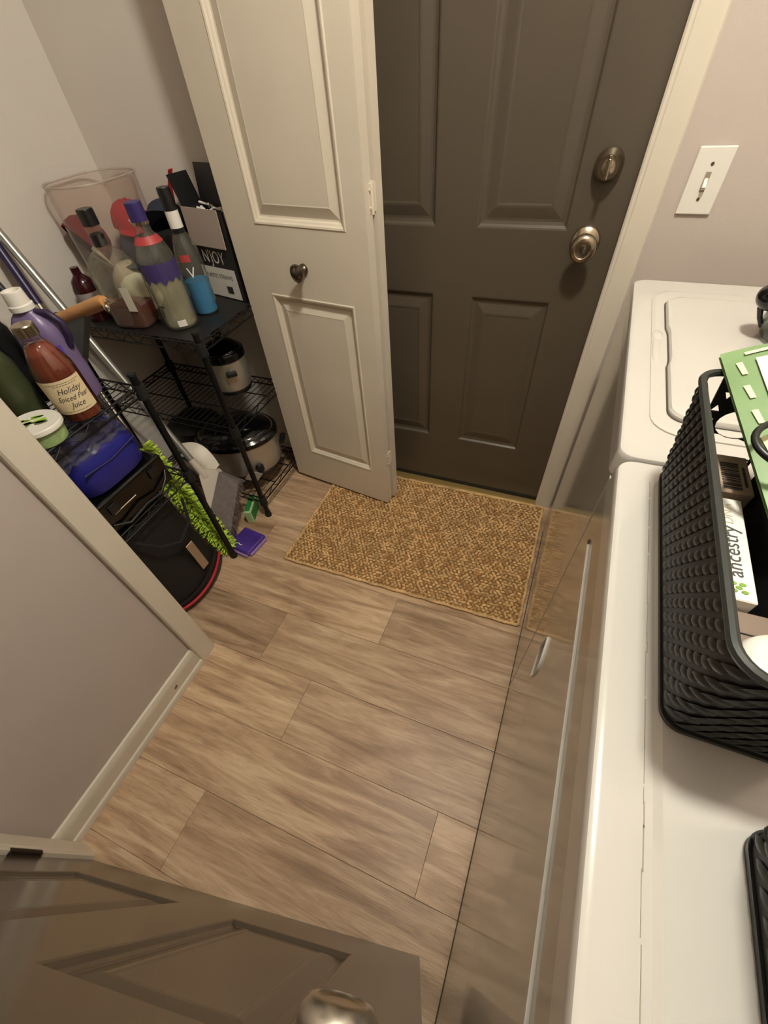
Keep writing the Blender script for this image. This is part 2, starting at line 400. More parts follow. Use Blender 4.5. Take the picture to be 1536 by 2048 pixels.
# near door, a hand's breadth open, hinged on the left
ang2 = math.radians(10.3)
d2 = thing('door_2', 'open brown six-panel door in the foreground with a round knob', None, (-0.797, -0.283, 0.012), rot=(0, 0, ang2 + PI)); tag(d2, kind='structure')
# slab local: front faces -y ; rotated by pi so front faces the room. local x runs to -x world, so hinge = x W
W2 = 0.862
d2.location = (-0.797 + W2 * math.cos(ang2), -0.283 + W2 * math.sin(ang2), 0.012)
panelled(d2, W2, 2.02, 0.038, six_panels(W2), EP, m_brown2)
k2 = knob(d2, 'door_knob', mat('polished_nickel', (190, 184, 172), 0.33, metal=1.0), lock=False); k2.location = (0.064, 0, 0.912); k2.scale = (0.88, 1.12, 0.88)
b = MB(); b.bb((W2 - 0.002, -0.003, 0.19), (W2 + 0.012, 0.001, 0.28), 0.001); b.cyl((W2 + 0.006, -0.006, 0.19), (W2 + 0.006, -0.006, 0.28), 0.0065, n=12); b.done('hinge', mat('bronze_hinge', (48, 38, 32), 0.5, metal=0.6), d2)
t2 = thing('trim_2', 'white casing and jamb of the near door', None); tag(t2, kind='structure')
casing('casing', '', (NX0 + 0.002, WN, 0), (-1, 0, 0), (0, 1, 0), 2.10, 0.060, t2)
casing('casing', '', (NX1 - 0.002, WN, 0), (1, 0, 0), (0, 1, 0), 2.10, 0.038, t2)
b = MB(); b.bb((NX0 - 0.02, WN - 0.12, 0), (NX0, WN + 0.001, 2.05), 0.001); b.bb((NX0 - 0.001, WN - 0.075, 0), (NX0 + 0.011, WN - 0.045, 2.05), 0.001); b.done('jamb', m_trim, t2)
b = MB(); b.bb((NX1, WN - 0.12, 0), (NX1 + 0.02, WN + 0.001, 2.05), 0.001); b.done('jamb', m_trim, t2)
b = MB(); b.bb((NX0 - 0.02, WN - 0.12, 2.03), (NX1 + 0.02, WN + 0.001, 2.05), 0.001); b.done('head_jamb', m_trim, t2)
b = MB(); b.bb((NX0 - 0.0005, WN - 0.035, 0.20), (NX0 + 0.002, WN + 0.006, 0.292), 0.0005); b.done('hinge_leaf', MATS['bronze_hinge'], t2)

# closet opening trim
t3 = thing('trim_3', 'white casing and jamb of the closet opening', None); tag(t3, kind='structure')
casing('casing', '', (WL, 0.345, 0), (0, -1, 0), (1, 0, 0), 2.10, 0.067, t3)
b = MB(); b.bb((WL - 0.112, 0.325, 0), (WL + 0.001, 0.345, 2.05), 0.001); b.done('jamb', m_trim, t3)
b = MB(); b.bb((WL - 0.112, 1.305, 0), (WL + 0.001, 1.32, 2.05), 0.001); b.done('jamb', m_trim, t3)
b = MB(); b.bb((WL - 0.112, 0.325, 2.04), (WL + 0.001, 1.32, 2.06), 0.001); b.done('head_jamb', m_trim, t3)

# bifold door, folded open across the closet mouth
a3 = Vector((-1.030, 1.243)); u3 = Vector((0.9919, -0.127)).normalized(); w3 = 0.492
d3 = thing('door_3', 'white two-panel bifold closet door folded open with nickel knob', None, (a3.x, a3.y, 0.018), rot=(0, 0, math.atan2(u3.y, u3.x))); tag(d3, kind='structure')
BP = [(0, 0), (0.0035, -0.002), (0.008, -0.001), (0.011, 0.003), (0.015, 0.0055), (0.018, 0.0105), (0.022, 0.0115), (0.047, 0.003), (0.050, 0.0035)]
leaf = bpy.data.objects.new('leaf', None); COL.objects.link(leaf); leaf.parent = d3
pn = [(0.110, w3 - 0.064, 0.155, 0.788), (0.110, w3 - 0.064, 0.966, 1.86)]
panelled(leaf, w3, 2.0, 0.034, pn, BP, m_bif)
leaf2 = bpy.data.objects.new('leaf', None); COL.objects.link(leaf2); leaf2.parent = d3
leaf2.location = (-0.036, 0.0385, 0); leaf2.rotation_euler = (0, 0, 0.02)
panelled(leaf2, w3 + 0.040, 2.0, 0.034, [], BP, m_bif)  # rear leaf extended, mostly unseen, to widen its shadow on the closet wall
kb = MB(); kb.lathe([(0, 0), (0.0125, 0), (0.0125, 0.003), (0.008, 0.006), (0.0075, 0.016), (0.013, 0.021), (0.0185, 0.026), (0.0195, 0.031), (0.016, 0.0335), (0.014, 0.032), (0.011, 0.035), (0, 0.037)], n=36)
kb.xf(Matrix.Rotation(PI / 2, 4, 'X')); kk = kb.done('knob', m_dnick, d3, ang=55); kk.location = (0.262, 0, 0.868); kk.scale = (1.2, 1.2, 1.2)
for z in (0.19, 1.0, 1.75):
    b = MB(); b.cyl((w3 + 0.001, -0.001 + 0.036, z), (w3 + 0.001, 0.035, z + 0.065), 0.0042, n=10); b.bb((w3 - 0.002, 0.020, z + 0.004), (w3 + 0.0015, 0.050, z + 0.061), 0.0005)
    for q in (0.015, 0.05): b.cyl((w3 + 0.002, 0.022, z + q), (w3 + 0.005, 0.022, z + q), 0.003, n=8)
    b.done('hinge', m_bif, d3)

# ceiling lamp (its light is here)
lt = thing('ceiling_lamp', 'round flush ceiling lamp with a frosted dome overhead', 'lamp', (LAMP[0], LAMP[1], CEIL - 0.001))
b = MB(); b.lathe([(0, 0), (0.10, 0), (0.10, -0.02), (0.092, -0.03), (0, -0.03)], n=40); b.done('base', m_nickel, lt)
b = MB(); b.lathe([(0.080, -0.028), (0.082, -0.06), (0.072, -0.088), (0.046, -0.106), (0.02, -0.112), (0.0005, -0.113)], n=40, caps=False)
lm = bpy.data.materials.new('lamp_glow'); lm.use_nodes = True
pb = lm.node_tree.nodes['Principled BSDF']; pb.inputs['Emission Color'].default_value = LAMP_COL + (1,); pb.inputs['Emission Strength'].default_value = LAMP_POWER
b.done('dome', lm, lt)
# @@OBJECTS@@
# ================================================================== DOORMAT
def jute_mat():
    t = thing('jute_doormat', 'golden brown woven jute doormat in front of the brown door', 'doormat', (-0.368, 1.068, 0), rz=0.012)
    Wm, Dm = 0.93, 0.595
    mj = mat('jute', (212, 174, 122), 0.85, var=0.28, vscale=26)
    mj2 = mat('jute_dark', (128, 94, 54), 0.9, var=0.2, vscale=40)
    b = MB(); b.box((0, 0, 0.003), (Wm - 0.004, Dm - 0.004, 0.006), 0.002, 1); b.done('backing', mj2, t)
    # braided loops, too many to count
    px, py = 0.0165, 0.0125
    nx, ny = int(Wm / px), int(Dm / py)
    verts, faces = [], []
    n = 6
    for j in range(ny):
        for i in range(nx):
            cx = -Wm / 2 + px * (i + 0.5 + (0.25 if j % 2 else -0.25)) + random.uniform(-.0018, .0018); cy = -Dm / 2 + py * (j + 0.5) + random.uniform(-.0012, .0012)
            ang = (0.6 if j % 2 else -0.6) + random.gauss(0, 0.45)
            L = 0.0092 * random.uniform(0.7, 1.2); wdt = 0.0053; hgt = random.uniform(0.0045, 0.0095)
            ca, sa = math.cos(ang), math.sin(ang); base = len(verts)
            for sec, (f, q) in enumerate(((-1, 0.25), (-0.55, 0.85), (0.0, 1.0), (0.55, 0.85), (1, 0.25))):
                for k in range(n):
                    a = PI * k / (n - 1)
                    lx = f * L; ly = math.cos(a) * wdt * q; z = 0.004 + math.sin(a) * hgt * q
                    verts.append((cx + lx * ca - ly * sa, cy + lx * sa + ly * ca, z))
            for sct in range(4):
                for k in range(n - 1):
                    p = base + sct * n + k; faces.append((p, p + 1, p + n + 1, p + n))
    nf = 4 * (n - 1); light, darkf = [], []
    for q in range(len(faces) // nf): (darkf if random.random() < 0.3 else light).extend(faces[q * nf:(q + 1) * nf])
    for nm, fc, mm in (('braid', light, mj), ('dark_braid', darkf, mat('jute_brown', (182, 140, 88), 0.88, var=0.25, vscale=30))):  # a random share of the loops gets a browner jute
        b = MB(); b.mesh_from(verts, fc); bmesh.ops.delete(b.bm, geom=[v for v in b.bm.verts if not v.link_faces], context='VERTS'); o = b.done(nm, mm, t, ang=80); o['kind'] = 'stuff'
    # scalloped rope edge
    for name, p0, p1 in (('edge_rope', (-Wm / 2, -Dm / 2), (Wm / 2, -Dm / 2)), ('edge_rope', (-Wm / 2, Dm / 2), (Wm / 2, Dm / 2)), ('edge_rope', (-Wm / 2, -Dm / 2), (-Wm / 2, Dm / 2)), ('edge_rope', (Wm / 2, -Dm / 2), (Wm / 2, Dm / 2))):
        ln = math.hypot(p1[0] - p0[0], p1[1] - p0[1]); m_ = int(ln / 0.004); dx, dy = (p1[0] - p0[0]) / ln, (p1[1] - p0[1]) / ln
        pts = []; rr = []
        for k in range(m_ + 1):
            s_ = ln * k / m_; wob = 0.0013 * math.sin(k * 1.45) + 0.0012 * math.sin(k * 0.31)
            pts.append((p0[0] + dx * s_ - dy * wob, p0[1] + dy * s_ + dx * wob, 0.0062)); rr.append(0.0055 + 0.0012 * math.sin(k * 1.45 + 1))
        b = MB(); b.tube(pts, rr, 7); b.done(name, mj, t, ang=60)
jute_mat()

# ================================================================== LAUNDRY MACHINES
FX = 0.115; TOPZ = 0.908
def slab_top(b, x0, y0, x1, y1, z0, z1, r):
    """rounded-edge top cap"""
    rings = []
    for ins, z in ((0.0, z0), (0.0, z1 - r), (r * 0.3, z1 - r * 0.3), (r, z1)):
        rings.append([(p[0], p[1], z) for p in rrect(x0 + ins, y0 + ins, x1 - ins, y1 - ins, 0.022, 5)])
    b.loft(rings)
def machine(name, label, y0, y1):
    t = thing(name, label, name.split('_')[0] if False else ('dryer' if 'dryer' in name else 'washer'), (FX, (y0 + y1) / 2, 0))
    h = (y1 - y0) / 2 - 0.001
    X1 = 0.70
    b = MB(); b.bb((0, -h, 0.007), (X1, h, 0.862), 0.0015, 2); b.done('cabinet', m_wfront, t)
    b = MB(); b.bb((-0.0012, -h, 0.0), (0.01, h, 0.0045)); b.done('base_shade_strip', m_seam, t, smooth=False)  # dark strip along the floor stands in for shade under the cabinet
    b = MB(); b.bb((0.003, -h + .003, 0.862), (X1, h - .003, 0.867)); b.done('seam', m_seam, t)
    b = MB(); slab_top(b, -0.004, -h - 0.001, X1, h + 0.001, 0.866, TOPZ, 0.010); b.done('top_panel', m_white, t, ang=30)
    for sx in (0.05, X1 - 0.05):
        for sy in (-h + 0.05, h - 0.05):
            b = MB(); b.lathe([(0, 0), (0.02, 0), (0.018, 0.008), (0.008, 0.01), (0.008, 0.02), (0, 0.02)], c=(sx, sy, 0), n=14); b.done('foot', m_rubber, t)
    b = MB(); b.bb((X1 - 0.12, -h, TOPZ - 0.004), (X1 + 0.02, h, TOPZ + 0.15), 0.012, 3); cp = b.done('control_panel', m_white, t)
    for k in range(3):
        b = MB(); b.lathe([(0, 0), (0.026, 0), (0.022, 0.02), (0, 0.022)], n=24); b.xf(Matrix.Translation((X1 - 0.12, -0.2 + 0.2 * k, TOPZ + 0.085)) @ Matrix.Rotation(-PI / 2, 4, 'Y')); b.done('dial', m_wplast, cp)
    return t
washer = machine('washing_machine', 'white top-loading washer with a lid, nearest the light switch', 0.556, 1.240)
dryer = machine('tumble_dryer', 'white dryer with a flat grooved top carrying the woven baskets', -0.215, 0.552)
# washer lid with finger notch on its front edge, set in a shallow rounded well
def ringstrip(b, outer, inner, zo, zi):
    b.loft([[(p[0], p[1], zo) for p in outer], [(p[0], p[1], zi) for p in inner]], caps=False)
yc = (0.556 + 1.240) / 2
wl = [(p[0] - FX, p[1] - yc) for p in rrect(0.150, 0.620, 0.66, 1.165, 0.045, 6)]
wi = [(p[0] - FX, p[1] - yc) for p in rrect(0.156, 0.626, 0.65, 1.159, 0.042, 6)]
b = MB(); b.loft([[(p[0], p[1], TOPZ - 0.002) for p in wl], [(p[0], p[1], TOPZ + 0.0025) for p in wl], [(p[0], p[1], TOPZ + 0.004) for p in wi]], caps=False); b.poly([(p[0], p[1], TOPZ + 0.004) for p in wi])
b.done('lid_surround', m_white, washer, ang=30)
def lidpts(ins):
    base = rrect(0.174 + ins, 0.652 + ins, 0.64 - ins, 1.108 - ins, 0.028, 6); out = []
    for p in base: out.append((p[0] - FX, p[1] - yc))
    # notch along the front edge (between the two left corners)
    left = [(0.174 + ins, y) for y in (1.04, 0.965, 0.955, 0.94, 0.84, 0.825, 0.815, 0.74)]
    dx = [0, 0, 0.002, 0.0035, 0.0035, 0.002, 0, 0]
    i = 2 * 7
    return out[:i] + [(l[0] + d - FX, l[1] - yc) for l, d in zip(left, dx)] + out[i:]
b = MB()
b.loft([[(p[0], p[1], z) for p in lidpts(i_)] for i_, z in ((0.0, TOPZ + 0.003), (0.0, TOPZ + 0.009), (0.002, TOPZ + 0.0125), (0.008, TOPZ + 0.014))], caps=False)
b.poly([(p[0], p[1], TOPZ + 0.014) for p in lidpts(0.008)]); b.done('lid', m_white, washer, ang=30)
b = MB(); b.loft([[(p[0], p[1], z) for p in lidpts(i_)] for i_, z in ((-0.0022, TOPZ + 0.0041), (-0.0022, TOPZ + 0.0046), (0.002, TOPZ + 0.0046))], caps=False); b.done('lid_gap', m_seam, washer)
b = MB(); b.ell((0.160 - FX, 0.94 - yc, TOPZ + 0.003), (0.010, 0.02, 0.003)); b.ell((0.158 - FX, 0.88 - yc, TOPZ + 0.003), (0.007, 0.06, 0.0022)); b.done('finger_scoop', m_white, washer)
# dryer top groove + door on its front
yd = (-0.215 + 0.552) / 2
b = MB(); gy = -0.36
while gy < 0.3255:
    gl = random.uniform(0.012, 0.05); gw = random.uniform(0.0003, 0.0008); gx = 0.0365 + random.uniform(-0.0006, 0.0006)
    b.bb((gx, gy, TOPZ - 0.001), (gx + gw, gy + gl, TOPZ + 0.0005)); gy += gl + (random.uniform(0.0, 0.006) if random.random() < 0.3 else -0.002)
o = b.done('grime_line', m_grime, dryer); o['kind'] = 'stuff'
wl = [(p[0] - FX, p[1] - yd) for p in rrect(0.157, -0.190, 0.66, 0.528, 0.03, 6)]; wi = [(p[0] - FX, p[1] - yd) for p in rrect(0.164, -0.183, 0.65, 0.521, 0.027, 6)]
b = MB(); b.loft([[(p[0], p[1], TOPZ - 0.001) for p in wl], [(p[0], p[1], TOPZ + 0.004) for p in wi]], caps=False); b.poly([(p[0], p[1], TOPZ + 0.004) for p in wi]); b.done('raised_deck', m_white, dryer, ang=30)
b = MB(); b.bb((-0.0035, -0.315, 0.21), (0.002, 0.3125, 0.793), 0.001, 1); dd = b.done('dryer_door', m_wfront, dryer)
# handle: leaf-shaped pull pocket with a white lip and a dark hollow
def lens(q, x, n=9):
    up = [(0.026 * math.sin(PI * k / n) * q, (0.064 - 0.128 * k / n) * (0.6 + 0.4 * q)) for k in range(n + 1)]
    dn = [(-0.026 * math.sin(PI * k / n) * q, (-0.064 + 0.128 * k / n) * (0.6 + 0.4 * q)) for k in range(1, n)]
    tl = 0.22
    return [(x, 0.402 - yd + a * math.cos(tl) + c * math.sin(tl), 0.538 + c * math.cos(tl) - a * math.sin(tl)) for a, c in up + dn]
b = MB(); b.loft([lens(1.0, -0.0033), lens(0.97, -0.0070), lens(0.90, -0.0070), lens(0.86, -0.0040)], caps=False); b.done('pull_lip', m_wplast, dd, ang=40)
b = MB(); b.poly(lens(0.88, -0.0042)); b.done('pull_hollow', mat('pull_grey', (110, 104, 96), 0.2, metal=0.6), dd)
# small edge screw dot
b = MB(); b.lathe([(0, 0), (0.004, 0), (0.003, 0.002), (0, 0.002)], n=12); b.xf(Matrix.Translation((-0.0005, 0.3205, 0.79)) @ Matrix.Rotation(-PI / 2, 4, 'Y')); b.done('door_bumper', m_seam, dryer)

# ================================================================== LIGHT SWITCH
sw = thing('light_switch', 'ivory toggle light switch plate on the wall above the washer', 'switch', (0.198, WB, 1.05))
b = MB(); b.box((0, -0.003, 0), (0.071, 0.006, 0.116), 0.0028, 3); b.done('plate', m_wplast, sw)
b = MB(); b.box((0, -0.0065, 0), (0.0105, 0.002, 0.034), 0.0006); b.done('toggle_slot', mat('switch_slot', (150, 140, 122), 0.6), sw)
b = MB(); b.box((0, -0.010, -0.003), (0.008, 0.020, 0.010), 0.002, 2, rot=Euler((0.85, 0, 0)).to_matrix()); b.done('toggle', m_wplast, sw)
for z in (0.030, -0.030):
    b = MB(); b.lathe([(0, 0), (0.0035, 0), (0.003, 0.0012), (0, 0.0014)], n=14); b.xf(Matrix.Translation((0, -0.006, z)) @ Matrix.Rotation(PI / 2, 4, 'X')); b.done('screw', m_dnick, sw)

# ================================================================== BASKETS ON THE DRYER
m_bask = mat('basket_plastic', (46, 48, 45), 0.5, spec=0.35)
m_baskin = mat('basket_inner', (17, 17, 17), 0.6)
def basket(name, label, loc, rz, L=0.372, Wd=0.128, H=0.135, group=None):
    """long axis local y; taper outwards to the rim"""
    t = thing(name, label, 'basket', loc, rz, group)
    tp = 0.014
    def ring(z, off=0.0, n=7):
        f = z / H; e = tp * (1 - f)
        return [(p[0], p[1], z) for p in rrect(-Wd / 2 + e - off, -L / 2 + e - off, Wd / 2 - e + off, L / 2 - e + off, 0.024 - 0.006 * (1 - f), n)]
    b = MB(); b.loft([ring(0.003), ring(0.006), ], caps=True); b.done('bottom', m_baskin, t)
    b = MB(); b.loft([ring(0.0, 0.001), ring(0.008, 0.002), ring(0.008, -0.001), ring(0.0, -0.001)], caps=False); b.done('base_band', m_bask, t)
    # rim
    b = MB(); R_ = ring(H, 0.0); b.tube(R_, 0.0040, 8, closed=True); b.done('rim', m_bask, t)
    # three closed walls (both long sides and the near end) with a woven relief; far end is pierced
    def wallsheet(path, closed=False):
        q = MB(); q.loft([[(x, y, 0.005) for x, y in path[0]], [(x, y, H) for x, y in path[1]]], close=False, caps=False); return q
    lo_, hi_ = ring(0.005), ring(H)
    n = len(lo_)
    # order of rrect: corner(+x,+y), (-x,+y), (-x,-y), (+x,-y); far end = between first two corners
    seq = list(range(12, n)) + [n] * 0
    idx = [i for i in range(n) if not (4 <= i <= 11)]
    idx = [i for i in range(11, n)] + [0, 1, 2, 3, 4]
    q = MB(); V0 = [q.bm.verts.new(lo_[i]) for i in idx]; V1 = [q.bm.verts.new(hi_[i]) for i in idx]
    for i in range(len(idx) - 1): q.bm.faces.new((V0[i], V0[i + 1], V1[i + 1], V1[i]))
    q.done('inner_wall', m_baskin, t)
    # relief: rows of overlapping leaf-shaped straps
    P0 = [Vector(lo_[i]) for i in idx]; P1 = [Vector(hi_[i]) for i in idx]
    cum = [0.0]
    for a_, b_ in zip(P1[:-1], P1[1:]): cum.append(cum[-1] + (b_ - a_).length)
    def at(s_, f):
        s_ = max(0, min(cum[-1] - 1e-6, s_)); k = 0
        while cum[k + 1] < s_: k += 1
        u_ = (s_ - cum[k]) / (cum[k + 1] - cum[k]); A = P0[k].lerp(P0[k + 1], u_); B_ = P1[k].lerp(P1[k + 1], u_)
        p = A.lerp(B_, f); tan = (P1[k + 1] - P1[k]).normalized(); up = (B_ - A).normalized(); nr = tan.cross(up).normalized()
        return p, tan, up, nr
    verts, faces = [], []
    rows_ = 9; pit = 0.0172; cols = int(cum[-1] / pit)
    p_, t_, u_, n_ = at(cum[-1] * 0.5, 0.5); sgn = 1 if n_.dot(Vector((p_.x, p_.y, 0))) > 0 else -1
    for r_ in range(rows_):
        f = 0.075 + (r_ + 0.5) / rows_ * 0.87
        for c_ in range(cols):
            s_ = (c_ + (0.5 if r_ % 2 else 0.0)) * pit
            p, tan, up, nr = at(s_, f); nr = nr * sgn
            hh = H / rows_ * 0.95; base = len(verts)
            # teardrop strap: low at one end, proud at the other
            prof = ((-1.0, 0.35, -0.0006), (-0.55, 0.66, 0.0016), (0.0, 0.80, 0.0030), (0.5, 0.70, 0.0026), (1.0, 0.30, 0.0002))
            for fy, wq, pr in prof:
                for k in range(4):
                    a = (k / 3.0 - 0.5) * 2
                    off = a * wq * pit * 0.40; dd_ = pr * (1 - 0.55 * a * a)
                    verts.append(p + up * (fy * hh * 0.62) + tan * (off + 0.0062 * fy) + nr * dd_)
            for sct in range(4):
                for k in range(3):
                    z_ = base + sct * 4 + k; faces.append((z_, z_ + 1, z_ + 5, z_ + 4))
    q = MB(); q.mesh_from(verts, faces); o = q.done('weave', m_bask, t, ang=70); o['kind'] = 'stuff'
    # far end: pierced plate with oval hand hole
    w_ = Wd - 0.072
    def ellp(cx, cy, rx, ry, k=20): return [(cx + rx * math.cos(2 * PI * i / k), cy + ry * math.sin(2 * PI * i / k)) for i in range(k)]
    holes = [ellp(0, H * 0.60, 0.023, 0.017)]
    def tri(cx, cy, s_, d): return [(cx - s_, cy - d * s_ * 0.8), (cx + s_, cy - d * s_ * 0.8), (cx, cy + d * s_ * 0.9)]
    for cx in (-0.031, 0.031):
        for kz, cz in enumerate((0.34, 0.47, 0.60, 0.72)): holes.append(tri(cx, H * cz, 0.0046, 1 if kz % 2 else -1))
    for cx in (-0.026, -0.009, 0.009, 0.026):
        for kz, cz in enumerate((0.17, 0.27, 0.83)): holes.append(tri(cx, H * cz, 0.0048, 1 if (kz + (cx > 0)) % 2 else -1))
    for cx in (-0.022, 0.0, 0.022): holes.append(ellp(cx, H * 0.92, 0.007, 0.0022, 8))
    vs, fs = plate([(-w_ / 2 - 0.004, 0.004), (w_ / 2 + 0.004, 0.004), (w_ / 2 + 0.012, H), (-w_ / 2 - 0.012, H)], holes, 0.0025)
    q = MB(); q.mesh_from(vs, fs); sl = math.atan2(tp, H)
    q.xf(Matrix.Translation((0, L / 2 - tp, 0)) @ Matrix.Rotation(PI / 2 - sl, 4, 'X')); q.done('pierced_end', m_bask, t, smooth=False)
    return t
bz = TOPZ + 0.0042
bk1 = basket('woven_basket', 'black woven plastic basket holding boxes and a green packet', (0.2115, 0.349, bz), 0.0, group='black woven baskets on the dryer')
bk2 = basket('woven_basket', 'black woven plastic basket at the lower right, nearest the camera', (0.268, -0.052, bz), 0.0, group='black woven baskets on the dryer')

# ------- contents of the far basket
zb = bz + 0.006
an = thing('kit_box', 'white slim cardboard box lettered ancestry in the basket', 'box', (0.193, 0.337, zb), 0.0)
b = MB(); b.box((0, 0, 0.035), (0.022, 0.128, 0.070), 0.001, 1); b.done('carton', m_paper, an)
fn = lambda x, y: (0.002 - y, x + 0.0, 0.0704)
b = MB(); text_on('ancestry', 0.0185, lambda x, y: (-0.0030 - y, x - 0.008, 0.0705), b); b.done('lettering', mat('slate_print', (70, 72, 68), 0.7), an)
b = MB(); text_on('DNA', 0.013, lambda x, y: (-0.0030 - y, x + 0.041, 0.0705), b); b.done('pale_lettering', mat('pale_print', (196, 188, 160), 0.7), an)
b = MB()
for k, (lx, ly) in enumerate(((-0.006, -0.047), (-0.002, -0.051), (-0.006, -0.055), (0.001, -0.047), (0.002, -0.055))):
    b.lathe([(0, 0.0704), (0.0028, 0.0704), (0.0026, 0.0707), (0, 0.0707)], c=(lx, ly, 0), n=10, sx=1.0, sy=0.7)
b.done('leaf_emblem', mat('leaf_green', (120, 160, 60), 0.6), an)
bc = thing('brown_carton', 'small brown carton with a barcode in the basket', 'box', (0.199, 0.440, zb), 0.02)
b = MB(); b.box((0, 0, 0.036), (0.032, 0.062, 0.072), 0.001, 1); b.done('carton', mat('kraft_grey', (176, 154, 134), 0.8, var=0.05), bc)
b = MB()
yy = -0.026
while yy < 0.016:
    wdt = random.choice((0.0008, 0.0014, 0.002)); b.bb((-0.011, yy, 0.0722), (0.006, yy + wdt, 0.0724)); yy += wdt + random.choice((0.001, 0.0018))
b.done('barcode', m_dark, bc)
b = MB(); b.bb((0.009, -0.02, 0.0722), (0.0115, 0.012, 0.0724)); b.done('small_print', m_dark, bc)
bk = thing('paperback_book', 'thin upright book against the left side of the basket', 'book', (0.1675, 0.375, zb))
b = MB(); b.box((0, 0, 0.045), (0.005, 0.26, 0.090), 0.0006, 1, rot=Euler((0, -0.09, 0)).to_matrix()); b.done('cover', mat('book_cover', (58, 66, 50), 0.5, var=0.5, vscale=9), bk)
b = MB(); b.box((0.004, 0, 0.045), (0.003, 0.258, 0.088), 0.0, 1, rot=Euler((0, -0.09, 0)).to_matrix()); b.done('page_block', m_paper, bk)
nb = thing('black_notebook', 'black bound notebook standing beside the white ancestry box', 'notebook', (0.221, 0.338, zb))
b = MB(); b.box((0, 0, 0.042), (0.012, 0.20, 0.084), 0.001, 1, rot=Euler((0, 0.12, 0)).to_matrix()); b.done('cover', m_black, nb)
b = MB(); b.box((0.010, 0, 0.042), (0.008, 0.196, 0.080), 0.0, 1, rot=Euler((0, 0.12, 0)).to_matrix()); b.done('page_block', mat('grey_pages', (172, 166, 150), 0.8, var=0.08, vscale=60), nb)
gc = thing('grey_carton', 'plain taupe carton at the near end of the basket', 'box', (0.199, 0.247, zb), 0.02)
b = MB(); b.box((0, 0, 0.030), (0.036, 0.046, 0.060), 0.001, 1); b.done('carton', mat('taupe_card', (128, 112, 98), 0.8), gc)
b = MB(); b.box((0, 0, 0.0605), (0.035, 0.001, 0.001)); b.done('flap_gap', m_dark, gc)
wj = thing('white_jar', 'white round-lidded plastic jar in the near corner of the basket', 'jar', (0.198, 0.205, zb))
b = MB(); b.lathe([(0, 0), (0.026, 0), (0.028, 0.004), (0.028, 0.06), (0, 0.06)], n=28, c=(0.01, 0.004, 0)); b.done('body', m_wplast, wj)
b = MB(); b.lathe([(0.0, 0.058), (0.030, 0.058), (0.0305, 0.075), (0.028, 0.082), (0.02, 0.086), (0.006, 0.084), (0, 0.083)], n=32, c=(0.01, 0.004, 0)); b.done('lid', m_wplast, wj, ang=60)
# green packet leaning over the far right of the basket
gp = thing('green_packet', 'green seed packet with dashed border and white label leaning in the basket', 'packet', (0.310, 0.495, zb), rot=(0, 0, 0))
def gpt(u_, v_, d=0.0):
    # u along width (0..1), v along length from far top (0) to near bottom (1)
    p00, p10, p01 = Vector((0.160, 0.548, 1.060)), Vector((0.268, 0.562, 1.078)), Vector((0.2165, 0.305, 1.006))
    n_ = (p10 - p00).cross(p01 - p00).normalized(); n_ = -n_ if n_.z < 0 else n_
    sag = 0.010 * math.sin(PI * u_)
    return tuple(p00 + (p10 - p00) * u_ + (p01 - p00) * v_ + n_ * (d + sag) - gp.location)
def gsheet(u0, u1, v0, v1, d, name, m, nu=8, nv=6, th=0.0):
    b = MB(); b.loft([[gpt(u0 + (u1 - u0) * i / nu, v0 + (v1 - v0) * j / nv, d) for i in range(nu + 1)] for j in range(nv + 1)], close=False, caps=False)
    if th: b.loft([[gpt(u0 + (u1 - u0) * i / nu, v0 + (v1 - v0) * j / nv, d - th) for i in range(nu + 1)] for j in range(nv + 1)], close=False, caps=False)
    return b.done(name, m, gp)
gsheet(0, 1, 0, 1, 0, 'pouch', mat('green_foil', (118, 148, 98), 0.4, var=0.15, vscale=14), th=0.004)
gsheet(0.24, 0.95, 0.30, 0.98, 0.0012, 'lime_field', mat('lime_print', (150, 180, 72), 0.4, var=0.12, vscale=20))
gsheet(0.22, 0.97, 0.075, 0.305, 0.0022, 'label', m_paper)
b = MB()
for v0 in (0.08, 0.21, 0.34, 0.47, 0.60, 0.73, 0.86):
    q = [gpt(0.08, v0, 0.0016), gpt(0.125, v0, 0.0016), gpt(0.14, v0 + 0.07, 0.0016), gpt(0.10, v0 + 0.07, 0.0016)]; b.poly(q)
for u0 in (0.16, 0.46, 0.76):
    b.poly([gpt(u0, 0.03, 0.0016), gpt(u0 + 0.18, 0.025, 0.0016), gpt(u0 + 0.18, 0.04, 0.0016), gpt(u0, 0.045, 0.0016)])
b.done('dashed_border', mat('cream_print', (222, 224, 180), 0.5), gp, smooth=False)
b = MB()
b.poly([gpt(0.42, 0.2, 0.0028), gpt(0.94, 0.2, 0.0028), gpt(0.94, 0.295, 0.0028), gpt(0.42, 0.295, 0.0028)]); b.poly([gpt(0.34, 0.11, 0.0028), gpt(0.44, 0.11, 0.0028), gpt(0.44, 0.13, 0.0028), gpt(0.34, 0.13, 0.0028)]); b.poly([gpt(0.6, 0.12, 0.0028), gpt(0.92, 0.12, 0.0028), gpt(0.92, 0.145, 0.0028), gpt(0.6, 0.145, 0.0028)])
b.done('label_print', mat('grey_print', (160, 156, 146), 0.7, var=0.3, vscale=60), gp, smooth=False)
